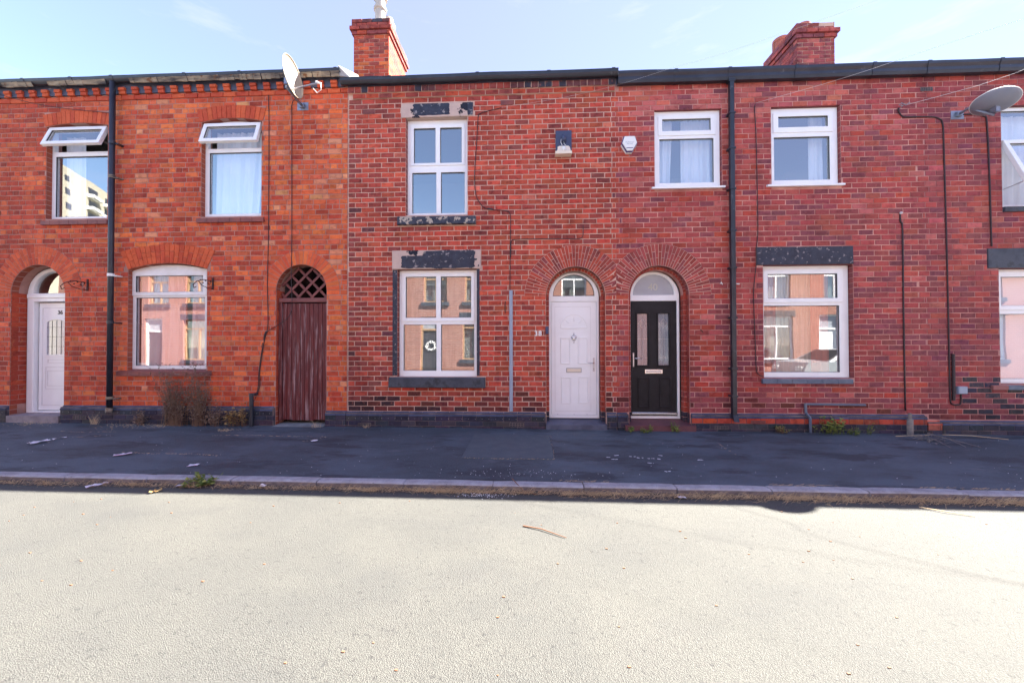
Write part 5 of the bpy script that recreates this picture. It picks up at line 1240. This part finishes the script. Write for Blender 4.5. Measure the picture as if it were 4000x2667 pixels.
# ------------------------------------------------------------------ plants and litter
def blades(b, cx, cy, n, h, spread, lean=.5, r=.003, seed=None, base=None):
    for k in range(n):
        a = rnd.uniform(0, 6.28); l = h*rnd.uniform(.4, 1); x = cx+rnd.gauss(0, spread*.4); y_ = cy+rnd.gauss(0, spread*.2)
        z = gz(x, y_)-.005 if base is None else base; dx_, dy_ = math.cos(a)*lean*l, math.sin(a)*lean*l*.6
        if y_+dy_ > -.03: dy_ = -.03-y_
        b.tube([(x, y_, z), (x+dx_*.4, y_+dy_*.4, z+l*.6), (x+dx_, y_+dy_, z+l*.95)], [r, r*.8, r*.3], 3, cap=False)
        if seed is not None:
            for q in range(seed[1]):
                t = rnd.uniform(.25, 1); seed[0].append((x+dx_*t*t, min(y_+dy_*t*t, -.02), z+l*t))
def specks(pts, s, b):
    for p in pts:
        q = [rnd.uniform(-s, s) for _ in range(9)]; b.face([(p[0]+q[0], min(p[1]+q[1], -.012), p[2]+q[2]), (p[0]+q[3], min(p[1]+q[4], -.012), p[2]+q[5]), (p[0]+q[6], min(p[1]+q[7], -.012), p[2]+q[8])])
def dead_weed(cx, w_, h, n, label):
    t = thing('dead_weed', (cx, -.14, gz(cx, -.14)), label, 'plant'); st = MB(); sd_ = []
    for k in range(n):
        x = cx+rnd.gauss(0, w_*.28); y_ = -.13+rnd.uniform(-.05, .03); z = gz(x, y_)-.01; l = h*rnd.uniform(.35, 1)
        p = [Vector((x, y_, z))]; d_ = Vector((rnd.gauss(0, .13), rnd.gauss(0, .05), 1))
        for q in range(7):
            d_ += Vector((rnd.gauss(0, .09), rnd.gauss(0, .06), 0)); p.append(p[-1]+d_.normalized()*l/7); p[-1].y = min(p[-1].y, -.02)
        st.tube(p, [.0042-.0005*q for q in range(8)], 3, cap=False)
        for q in range(2, 8):
            for _ in range(2):
                s = p[q]; e = s+Vector((rnd.gauss(0, .05), rnd.gauss(0, .025), rnd.uniform(0, .07))); e.y = min(e.y, -.015)
                st.tube([s, e], [.0018, .001], 3, cap=False); sd_ += [tuple(s.lerp(e, rnd.random())) for _ in range(4)]
    obj('stem', st, M['dry'], t); s2 = MB(); specks(sd_, .014, s2); obj('seed_head', s2, M['seed'], t, kind='stuff')
dead_weed(-6.13, .32, 1.10, 84, 'tall dead brown weed growing against the plinth below the pink curtained window, left clump')
dead_weed(-5.70, .18, 1.10, 54, 'tall dead brown weed below the right end of the pink curtained window sill')
dead_weed(-5.40, .22, .48, 14, 'lower sparse dead weed between the tall dead weeds and the withered ivy')
dead_weed(-6.75, .25, .30, 10, 'small pale dead weed leaning at the plinth left of the tall weeds')
def leafplant(cx, cy, w_, h, n, size, ms, label, z0=None, cols2=None):
    t = thing('leafy_weed', (cx, cy, gz(cx, cy)), label, 'plant'); st = MB(); lf_ = [MB() for _ in ms]
    for k in range(n):
        a = rnd.uniform(0, 6.28); x = cx+rnd.gauss(0, w_*.35); y_ = cy+rnd.gauss(0, .04); z = gz(x, y_) if z0 is None else z0; l = h*rnd.uniform(.4, 1)
        e = Vector((x+rnd.gauss(0, w_*.18), min(y_+rnd.gauss(-.03, .04), -.04), z+l)); s = Vector((x, min(y_, -.03), z-.01))
        st.tube([s, s.lerp(e, .6)+Vector((0, 0, .01)), e], [.003, .0022, .001], 3, cap=False)
        for q in range(5):
            p = s.lerp(e, rnd.uniform(.3, 1)); an = rnd.uniform(0, 6.28); d_ = Vector((math.cos(an), math.sin(an)*.8-.2, rnd.uniform(-.3, .7))).normalized()*size*rnd.uniform(.6, 1.2)
            sd2 = d_.cross(Vector((rnd.uniform(-.4, .4), rnd.uniform(-.4, .4), 1))).normalized()*d_.length*.42
            b = rnd.choice(lf_); m1 = p+d_*.5+Vector((0, 0, .15*d_.length)); b.face([p, p+d_*.35+sd2, m1]); b.face([p+d_*.35+sd2, p+d_, m1]); b.face([p+d_, p+d_*.4-sd2, m1]); b.face([p+d_*.4-sd2, p, m1])
    for b in lf_: b.v = [(v[0], min(v[1], -.03) if v[1] > -.03 and z0 is None else v[1], v[2]) for v in b.v]
    obj('stem', st, M['dry' if 'leafdry' in ms else 'leafgreen'], t)
    for b, m in zip(lf_, ms): obj('leaves', b, M[m], t, kind='stuff')
leafplant(-5.10, -.12, .14, .34, 16, .055, ['leafdry'], 'withered yellow brown ivy, left stem of the two beside the short black pipe')
leafplant(-4.93, -.12, .12, .46, 18, .055, ['leafdry'], 'withered yellow brown ivy, taller right stem beside the short black pipe')
leafplant(4.86, -.13, .26, .30, 34, .05, ['leafgreen', 'leafyel', 'leafyel'], 'bushy green weed at the foot of the L shaped pipe')
leafplant(5.12, -.16, .14, .14, 20, .03, ['leafgreen', 'leafyel'], 'low green weed right beside the bushy green weed')
leafplant(5.42, -.10, .08, .22, 8, .03, ['leafyel'], 'thin yellowish weed right of the bushy green weed')
leafplant(4.06, -.10, .13, .13, 26, .03, ['leafgreen', 'leafdry'], 'small dull green weed at the wall below the large right window')
leafplant(1.68, -.13, .10, .10, 20, .026, ['leafgreen', 'leafyel'], 'small green weed at the left corner of the red painted step')
leafplant(1.86, -.17, .12, .08, 18, .026, ['leafgreen', 'leafyel'], 'flat green weed in front of the red painted step')
leafplant(1.98, -.13, .06, .13, 12, .026, ['leafyel'], 'upright pale green weed against the left part of the red painted step')
leafplant(2.37, -.13, .09, .17, 22, .03, ['leafgreen', 'leafyel'], 'green weed against the right half of the red painted step')
leafplant(-3.56, -2.42, .18, .12, 40, .05, ['leafgreen', 'leafgreen', 'leafyel'], 'bright green plant growing in the gutter against the kerb', z0=gz(-3.56, -2.5))
for o_ in [o for o in bpy.data.objects if o.name.startswith('leafy_weed')]: pass
def tuft(cx, cy, n, h, w_, label, lean=.6, m='straw'):
    b = MB(); blades(b, cx, cy, int(n*2.2), h, w_, lean, .0017); return one('grass_tuft', b, M[m], label, 'grass tuft')
tuft(-7.60, -.12, 14, .20, .10, 'tuft of dry straw at the plinth right of the airbrick under the orange house')
tuft(-3.60, -.14, 10, .15, .08, 'tuft of dry grass at the right foot of the maroon gate')
tuft(-2.76, -.12, 10, .08, .06, 'small brown tuft in front of the airbrick right of the gate')
tuft(-8.72, -.16, 30, .06, .5, 'flattened dry grass in front of the leftmost door step', 1.3)
tuft(-6.9, -.22, 34, .05, .5, 'flattened dry straw on the pavement below the left downpipe', 1.6)
tuft(-6.35, -.20, 30, .05, .35, 'flattened dry straw at the foot of the dead weeds', 1.6)
tuft(-4.95, -.42, 22, .04, .18, 'pale clump of dry grass on the pavement in front of the withered ivy', 1.4)
# straw and silt in the channel
def stuff_straw():
    b = MB()
    for k in range(9500):
        x = rnd.uniform(-8.5, 8.5); dens = .5+.5*fbm(x, 0, .9, 11)+(.35 if x > .3 else 0)
        if x < -1.2: dens -= .12
        if rnd.random() > dens*1.2: continue
        y_ = -2.475-abs(rnd.gauss(0, .045 if x < .3 else .06)); z = gz(x, y_)+rnd.uniform(0, .018)
        a = rnd.choice([rnd.gauss(0, .5), rnd.uniform(0, 6.28)]); l = rnd.uniform(.02, .08); e = rnd.uniform(0, .9)*l; dx_, dy_ = math.cos(a)*l, math.sin(a)*l*.7
        if y_+dy_ > -2.465: dy_ = -abs(dy_)
        r = rnd.uniform(.0007, .0014); b.tube([(x, y_, z), (x+dx_*.5, y_+dy_*.5, z+e*.8+.003), (x+dx_, y_+dy_, z+e)], [r, r, r*.5], 3, cap=False)
    for c in range(150):      # radiating clumps
        cx = rnd.uniform(-7, 8.2)
        if cx < .2 and rnd.random() < .6: continue
        cy = -2.50+rnd.gauss(0, .012); z = gz(cx, cy)
        for k in range(rnd.randint(18, 42)):
            a = rnd.uniform(0, 6.283); l = rnd.uniform(.04, .12); dx_, dy_ = math.cos(a)*l, -abs(math.sin(a))*l*.6 if rnd.random() < .8 else math.sin(a)*.03; hh = rnd.uniform(.01, .05); x0 = cx+rnd.gauss(0, .03)
            b.tube([(x0, cy, z), (x0+dx_*.5, cy+dy_*.5, z+hh), (x0+dx_, cy+dy_, z+hh*.7)], [.0012, .001, .0005], 3, cap=False)
    o = obj('dry_grass', b, M['straw'], None); tag(o, 'pale dry grass and straw lying in the road channel along the kerb', 'grass', kind='stuff')
    s = MB(); x = -9.0
    while x < 9:
        w_ = .06+.05*fbm(x, 1, 1.1, 6)+(.03 if x > .3 else 0); x2 = x+.08; w2 = .06+.05*fbm(x2, 1, 1.1, 6)+(.03 if x2 > .3 else 0)
        s.face([(x, -2.46, gz(x, -2.47)+.022), (x2, -2.46, gz(x2, -2.47)+.022), (x2, -2.47-w2, gz(x2, -2.5)+.004), (x, -2.47-w_, gz(x, -2.5)+.004)]); x = x2
    tag(obj('silt', s, M['soil'], None, smooth=True), 'dark silt gathered in the road channel along the kerb', 'silt', kind='stuff')
    b = MB()
    for k in range(260):
        x = rnd.uniform(.3, 6.5); 
        if fbm(x, 4, 1.6, 2) < .05: continue
        y_ = -2.32+rnd.uniform(-.02, .02); z = gz(x, -2.34)+.004; a = rnd.gauss(0, .4); l = rnd.uniform(.02, .07); b.tube([(x, y_, z), (x+math.cos(a)*l, y_+math.sin(a)*l*.4, z+.012*rnd.random())], .0011, 3, cap=False)
    tag(obj('dry_grass', b, M['straw'], None), 'thin dry grass in the joint between the pavement and the kerb stones', 'grass', kind='stuff')
stuff_straw()
def grit():
    b = MB()
    def chip(x, y_, s):
        z = gz(x, y_)+.002; a = rnd.uniform(0, 3.14); c, d_ = math.cos(a)*s, math.sin(a)*s
        b.hexa([(x-c, y_-d_, z), (x+d_, y_-c, z), (x+c, y_+d_, z), (x-d_, y_+c, z)]+[(x-c*.7, y_-d_*.7, z+s*.7), (x+d_*.7, y_-c*.7, z+s*.6), (x+c*.7, y_+d_*.7, z+s*.7), (x-d_*.7, y_+c*.7, z+s*.6)])
    for k in range(230): chip(rnd.uniform(-8.5, 8.5), -2.3*rnd.random()**.7, rnd.uniform(.002, .0055))
    for k in range(130): chip(rnd.gauss(-.45, .16), rnd.gauss(-2.56, .035), rnd.uniform(.003, .007))
    for k in range(90): chip(rnd.gauss(-.1, .5), rnd.gauss(-2.12, .08), rnd.uniform(.002, .006))
    tag(obj('grit', b, M['chips'], None), 'pale grit and tiny white fragments scattered on the pavement', 'grit', kind='stuff')
    s = MB()      # worn white paint marks
    for (x, y_, l) in ((1.0, -1.50, .04), (1.12, -1.42, .05), (1.30, -1.46, .10), (1.38, -1.50, .08), (1.50, -1.53, .12), (1.62, -1.54, .05), (1.05, -1.58, .06), (1.46, -1.70, .07), (1.56, -1.98, .08), (2.12, -1.55, .06), (1.70, -1.40, .03)):
        for q in range(7):
            xx, yy, r_ = x+l*rnd.random(), y_+rnd.gauss(0, .006), rnd.uniform(.006, .014); n5 = 6
            s.face([(xx+1.6*r_*math.cos(a)*rnd.uniform(.6, 1), yy+r_*math.sin(a)*rnd.uniform(.6, 1), gz(xx, yy)+.0075) for a in [6.283*k/n5 for k in range(n5)]])
    tag(obj('paint_marks', s, M['chips'], None), 'worn white paint flecks on the pavement in front of the black door', 'paint marks', kind='stuff')
    cr = MB()     # cracks in the pavement filled with dry growth
    for pts in ([(-5.4, -1.62), (-4.9, -1.66), (-4.4, -1.64), (-4.0, -1.70)], [(-4.9, -.75), (-4.4, -.70), (-3.9, -.74), (-3.1, -.72), (-3.2, -.90), (-3.32, -.98), (-3.28, -1.04)], [(-7.6, -.62), (-7.1, -.66), (-6.6, -.60)], [(.33, -.45), (.325, -.8), (.335, -1.2), (.32, -1.62)], [(-.86, -1.62), (-.3, -1.635), (.32, -1.62)], [(2.75, -.74), (2.72, -1.0), (2.71, -1.33)], [(-7.05, -1.0), (-6.8, -.93), (-6.6, -.85)]):
        for (xa, ya), (xb, yb) in zip(pts, pts[1:]):
            n_ = int(math.hypot(xb-xa, yb-ya)/.02)
            for k in range(n_):
                if rnd.random() < .45: continue
                t = k/n_; x = xa+(xb-xa)*t+rnd.gauss(0, .006); y_ = ya+(yb-ya)*t+rnd.gauss(0, .006); a = rnd.gauss(math.atan2(yb-ya, xb-xa), .5); l = rnd.uniform(.01, .035); z = gz(x, y_)+.008
                cr.tube([(x, y_, z), (x+math.cos(a)*l, y_+math.sin(a)*l, z+rnd.uniform(0, .006))], .0016, 3, cap=False)
    tag(obj('crack_growth', cr, M['straw'], None), 'dry growth tracing the cracks of the pavement', 'growth', kind='stuff')
    r = MB()
    for k in range(170):
        x = rnd.uniform(-6, 6); y_ = rnd.uniform(-6, -2.7); s_ = rnd.uniform(.003, .008); z = gz(x, y_); r.box(x-s_, x+s_, y_-s_*.6, y_+s_*.6, z, z+s_*.7)
    tag(obj('road_debris', r, M['twig'], None), 'small dark crumbs scattered over the sunlit road', 'debris', kind='stuff')
grit()
def crumple(name, x, y_, l, w_, rot, m, label, cat, h=.02, extra=None):
    b = MB(); n = 6; ca, sa = math.cos(rot), math.sin(rot)
    for j in range(4):
        for i in range(n+1):
            u = (i/n-.5)*l; v = (j/3-.5)*w_; hh = h*(.3+abs(noise.noise(Vector((x*7+i*.9, j*.8, y_*5)))))*1.6
            px, py = x+u*ca-v*sa+rnd.uniform(-.004, .004), y_+u*sa+v*ca+rnd.uniform(-.004, .004); b.v.append((px, py, (gz(x, y_) if y_ < -2.3 else gz(px, py))+.003+hh))
    for j in range(3):
        for i in range(n): q = j*(n+1)+i; b.f.append((q, q+1, q+n+2, q+n+1)); b.c.append((.5,)*3)
    if extra is None: return one(name, b, M[m], label, cat)
    t = thing(name, (x, y_, gz(x, y_)), label, cat); obj('wrapper', b, M[m], t)
    c = MB(); k0 = .35
    for i in range(n): 
        q = i; a_, b_, d_, e_ = b.v[q], b.v[q+1], b.v[q+n+2], b.v[q+n+1]; mixp = lambda p, r: tuple(p[z]+(r[z]-p[z])*k0+(.002 if z == 2 else 0) for z in range(3))
        c.face([(a_[0], a_[1], a_[2]+.002), (b_[0], b_[1], b_[2]+.002), mixp(b_, d_), mixp(a_, e_)])
    obj('print', c, M[extra], t); return t
crumple('tissue', -7.07, -1.25, .20, .10, R(75), 'paper', 'crumpled white tissue on the pavement near the left edge', 'litter', .03)
crumple('paper_scrap', -7.03, -1.04, .14, .05, R(70), 'paper', 'thin white paper scrap beside the crumpled tissue', 'litter')
crumple('wrapper', -5.28, -1.71, .17, .07, R(40), 'paper', 'pink and white wrapper in the middle of the pavement', 'litter', .012, 'pinkprint')
crumple('card', -4.01, -2.05, .10, .09, R(20), 'paper', 'white card with a pink edge near the kerb', 'litter', .008, 'pinkprint')
crumple('wrapper', -4.63, -2.52, .20, .06, R(60), 'paper', 'silver and magenta sweet wrapper lying in the road channel', 'litter', .02, 'pinkprint')
crumple('paper_scrap', -3.73, -2.50, .09, .05, R(30), 'paper', 'small white scrap beside the green plant at the kerb', 'litter')
crumple('paper_scrap', -2.83, -2.49, .05, .05, R(80), 'paper', 'white scrap standing in the dry grass against the kerb, left of centre', 'litter', .03)
crumple('paper_scrap', -3.15, -.98, .09, .03, R(30), 'paper', 'small white scrap on the pavement in front of the maroon gate', 'litter')
crumple('paper_scrap', 1.52, -2.55, .08, .04, R(10), 'paper', 'white scrap in the dry grass in front of the black door', 'litter')
crumple('dry_leaf', -3.84, -2.67, .10, .05, R(50), 'leafdry', 'orange brown dead leaf at the edge of the road shadow', 'leaf')
def stick(pts, r, m, label, name='stick'):
    b = MB(); b.tube([(x, y_, gz(x, y_)+z) for x, y_, z in pts], r, 5); return one(name, b, M[m], label, 'stick')
stick([(-.05, -3.24, .006), (.10, -3.30, .012), (.29, -3.43, .008)], [.006, .005, .003], 'twig', 'brown twig lying alone on the sunlit road')
stick([(-.18, -2.41, .055), (-.05, -2.48, .02), (.08, -2.53, .01)], [.004, .005, .004], 'twig', 'reddish stick leaning in the channel against the kerb')
stick([(3.68, -2.66, .01), (3.80, -2.76, .015), (3.98, -2.84, .006)], [.004, .005, .003], 'straw', 'pale curved cane on the road edge at the right')
stick([(-5.75, -3.02, .006), (-5.70, -3.10, .012), (-5.62, -3.12, .006)], [.004, .008, .003], 'twig', 'grey brown twig on the road near the left edge')
stick([(5.72, -.25, .01), (6.0, -.24, .02), (6.32, -.16, .012)], .005, 'straw', 'pale dry cane on the pavement beside the stub post')
stick([(6.55, -.12, .01), (6.9, -.20, .02), (7.25, -.36, .01)], .005, 'straw', 'long pale dry cane on the pavement right of the dead branch')
b = MB()
for pts in ([(6.35, -.10, .03), (6.1, -.35, .05), (5.85, -.62, .02)], [(6.2, -.25, .05), (6.3, -.5, .03), (6.35, -.80, .01)], [(6.25, -.2, .05), (6.25, -.5, .04), (6.15, -.80, .01)], [(6.05, -.4, .04), (5.98, -.62, .03), (5.9, -.85, .01)], [(6.1, -.3, .05), (5.95, -.4, .05), (5.8, -.42, .02)]):
    b.tube([(x, y_, gz(x, y_)+z) for x, y_, z in pts], [.007, .006, .003], 5)
for k in range(60): x = rnd.gauss(6.02, .14); y_ = rnd.gauss(-.42, .12); b.tube([(x, y_, gz(x, y_)+.01), (x+rnd.gauss(0, .05), y_+rnd.gauss(0, .04), gz(x, y_)+rnd.uniform(.02, .07))], .002, 3, cap=False)
one('dead_branch', b, M['post'], 'dead grey branch with twigs lying on the pavement near the right edge', 'branch')

# ------------------------------------------------------------------ across the street (seen reflected in the windows)
YO = -11.2
M['opp'] = None
def opp_brick():
    m = bpy.data.materials.new('opposite_brick'); m.use_nodes = True; t = m.node_tree; p = t.nodes['Principled BSDF']; p.inputs['Roughness'].default_value = .9
    geo = t.nodes.new('ShaderNodeNewGeometry'); sx = t.nodes.new('ShaderNodeSeparateXYZ'); cx = t.nodes.new('ShaderNodeCombineXYZ'); bt = t.nodes.new('ShaderNodeTexBrick')
    t.links.new(geo.outputs['Position'], sx.inputs[0]); t.links.new(sx.outputs[0], cx.inputs[0]); t.links.new(sx.outputs[2], cx.inputs[1]); t.links.new(cx.outputs[0], bt.inputs['Vector'])
    bt.inputs['Scale'].default_value = 1; bt.inputs['Brick Width'].default_value = .232; bt.inputs['Row Height'].default_value = .086; bt.inputs['Mortar Size'].default_value = .005
    bt.inputs['Color1'].default_value = (.36, .15, .11, 1); bt.inputs['Color2'].default_value = (.29, .12, .09, 1); bt.inputs['Mortar'].default_value = (.5, .38, .33, 1)
    t.links.new(bt.outputs[0], p.inputs['Base Color']); return m
M['opp'] = opp_brick()
OW = 4.62
desc = {-1: 'at the left end of its row', 0: 'second from the left end of its row', 1: 'third from the left end', 2: 'just left of the wreathed door', 3: 'with a white wreath on its dark door', 4: 'just right of the wreathed door', 5: 'two doors right of the wreath', 6: 'with the silver car parked outside', 7: 'just right of the silver car', 8: 'second from the right end of its row', 9: 'at the right end of its row'}
for k in range(-1, 10):
    ox = -5.45+OW*(k-3)
    h = thing('terraced_house', (ox+OW/2, YO, 0), 'red brick terraced house across the street, '+desc[k], 'house', None)
    ho = [rect(ox+.45, ox+1.55, 3.5, 5.05), rect(ox+2.42, ox+3.6, 3.5, 5.05), rect(ox+2.3, ox+3.75, .75, 2.75), rect(ox+.28, ox+1.2, 0, 2.8)]
    obj('wall', plate(rect(ox, ox+OW, -.3, 5.9), ho, YO-.22, YO), M['opp'], h)
    for (a, b_, z0_, z1_) in ((.45, 1.55, 3.5, 5.05), (2.42, 3.6, 3.5, 5.05), (2.3, 3.75, .75, 2.75)):
        a += ox; b_ += ox; md = (a+b_)/2
        fr = obj('window', plate(rect(a, b_, z0_, z1_), [rect(a+.07, md-.03, z0_+.07, z1_-.5), rect(md+.03, b_-.07, z0_+.07, z1_-.5), rect(a+.07, b_-.07, z1_-.43, z1_-.07)], YO-.16, YO-.09), M['timber' if k < 4 else 'upvc'], h)
        obj('pane', B(a, b_, YO-.14, YO-.135, z0_, z1_), M['glass'], fr)
        obj('sill', B(a-.12, b_+.12, YO-.1, YO+.07, z0_-.17, z0_), M['stone'], h); obj('lintel', B(a-.12, b_+.12, YO-.1, YO+.012, z1_, z1_+.25), M['stone'], h)
        obj('lining', B(a+.05, b_-.05, YO-.30, YO-.27, z0_, z1_), M['lining'], h)
    d_ = obj('door', B(ox+.30, ox+1.18, YO-.18, YO-.12, .02, 2.15), M['darkwood' if k < 4 else 'upvc'], h); obj('door_frame', plate(rect(ox+.28, ox+1.2, 0, 2.8), [rect(ox+.36, ox+1.12, .02, 2.12), rect(ox+.36, ox+1.12, 2.2, 2.72)], YO-.15, YO-.08), M['timber' if k == 3 else 'upvc'], d_); obj('fanlight', B(ox+.3, ox+1.18, YO-.14, YO-.13, 2.15, 2.78), M['frosted'], d_)
    r = MB(); r.hexa([(ox, YO+.15, 5.85), (ox+OW, YO+.15, 5.85), (ox+OW, YO-3.2, 7.6), (ox, YO-3.2, 7.6), (ox, YO+.15, 5.95), (ox+OW, YO+.15, 5.95), (ox+OW, YO-3.2, 7.7), (ox, YO-3.2, 7.7)])
    r.hexa([(ox, YO-6.5, 5.85), (ox+OW, YO-6.5, 5.85), (ox+OW, YO-3.2, 7.6), (ox, YO-3.2, 7.6), (ox, YO-6.5, 5.95), (ox+OW, YO-6.5, 5.95), (ox+OW, YO-3.2, 7.7), (ox, YO-3.2, 7.7)]); obj('roof', r, M['slate'], h)
    s = MB(); s.box(ox, ox+OW, YO-6.4, YO-6.2, -.3, 5.9); s.box(ox, ox+.1, YO-6.2, YO-.4, -.3, 5.9); s.box(ox+OW-.1, ox+OW, YO-6.2, YO-.4, -.3, 5.9); obj('rear_wall', s, M['opp'], h)
    obj('gutter', B(ox, ox+OW, YO+.02, YO+.13, 5.8, 5.9), M['black'], h)
b = MB()
for k in range(46): a = 2*math.pi*k/46+rnd.uniform(-.1, .1); rr = rnd.uniform(.15, .25); b.ball((-4.71+rr*math.cos(a), YO-.09, 1.40+rr*math.sin(a)), .035, 6)
one('wreath', b, M['white'], 'round white wreath hanging on the dark door across the street', 'wreath')
# tower block
t = thing('tower_block', (-103, -88, -.7), 'tall cream tower block with rows of balconies far behind the houses across the street', 'tower block')
tp = [(-96.5, -66.5), (-112, -98), (-122, -93), (-106.5, -61.5)]
b = MB(); b.hexa([(tp[0][0], tp[0][1], -1), (tp[1][0], tp[1][1], -1), (tp[1][0], tp[1][1], 39.5), (tp[0][0], tp[0][1], 39.5), (tp[3][0], tp[3][1], -1), (tp[2][0], tp[2][1], -1), (tp[2][0], tp[2][1], 39.5), (tp[3][0], tp[3][1], 39.5)]); obj('wall', b, M['tower'], t)
A_, B_ = Vector((*tp[0], 0)), Vector((*tp[1], 0)); dv = (B_-A_); L_ = dv.length; dv.normalize(); nv = Vector((-dv.y, dv.x, 0)); 
if nv.dot(Vector((0, 0, 0))-A_) < 0: nv = -nv
def wbox(s0, s1, z0, z1, d0, d1, name, m):
    P_ = [A_+dv*s0+nv*d0, A_+dv*s1+nv*d0, A_+dv*s1+nv*d1, A_+dv*s0+nv*d1]; q = MB(); q.hexa([(p.x, p.y, z0) for p in P_]+[(p.x, p.y, z1) for p in P_]); obj(name, q, m, t)
for f in range(13):
    z = 1.5+f*2.9
    for s in (9, 16, 23, 29.5): wbox(s, s+3.2, z+.2, z+1.7, -.1, .06, 'window', M['darkwood']); wbox(s-.6, s+3.8, z-.6, z+.1, 0, 1.1, 'balcony', M['white'])
    wbox(1.5, 3.0, z+.2, z+1.4, -.1, .06, 'window', M['darkwood'])

# parked cars on the far side, seen only as reflections
def car(cx, cy, label):
    t = thing('parked_car', (cx, cy, gz(cx, cy)), label, 'car'); z0 = gz(cx, cy)
    side = [(-2.05, .35), (-2.1, .6), (-2.02, .82), (-1.9, .95), (-1.2, 1.02), (-.55, 1.40), (.6, 1.45), (1.45, 1.38), (1.95, 1.02), (2.08, .85), (2.1, .5), (2.03, .32)]
    b = MB(); 
    for s, w_ in ((-1, .86), (1, .86)):
        for x, z in side: ww = w_ if z < .98 else w_-.22*(z-.98)/.45; b.v.append((cx+x, cy+s*ww, z0+z))
    n = len(side); b.f = [tuple(range(n)), tuple(range(2*n-1, n-1, -1))]+[(k, n+k, n+(k+1) % n, (k+1) % n) for k in range(n)]; b.c = [(.5,)*3]*len(b.f); obj('body', b, M['carpaint'], t)
    g = MB()
    for s in (-1, 1):
        for q in ([(-1.05, 1.03), (-.50, 1.34), (.25, 1.38), (.25, 1.03)], [(.32, 1.03), (.32, 1.38), (1.3, 1.32), (1.6, 1.06)]): g.face([(cx+x, cy+s*(.866-.22*max(0, z-.98)/.45), z0+z) for x, z in q])
    g.face([(cx-1.17, cy-.7, z0+1.045), (cx-1.17, cy+.7, z0+1.045), (cx-.57, cy+.62, z0+1.40), (cx-.57, cy-.62, z0+1.40)]); obj('window', g, M['seal'], t)
    for x in (-1.3, 1.3):
        for s in (-1, 1):
            w1 = MB(); w1.tube([(cx+x, cy+s*.70, z0+.31), (cx+x, cy+s*.885, z0+.31)], .31, 20); wh = obj('wheel', w1, M['rubber'], t); w2 = MB(); w2.tube([(cx+x, cy+s*.885, z0+.31), (cx+x, cy+s*.893, z0+.31)], .2, 14); obj('hubcap', w2, M['satin'], wh)
    for s in (-1, 1): l = MB(); l.box(cx-2.1, cx-1.98, cy+s*.62-.15, cy+s*.62+.15, z0+.66, z0+.80); obj('headlight', l, M['white'], t)
car(11.6, -7.7, 'silver hatchback parked across the street, reflected in the large right window')
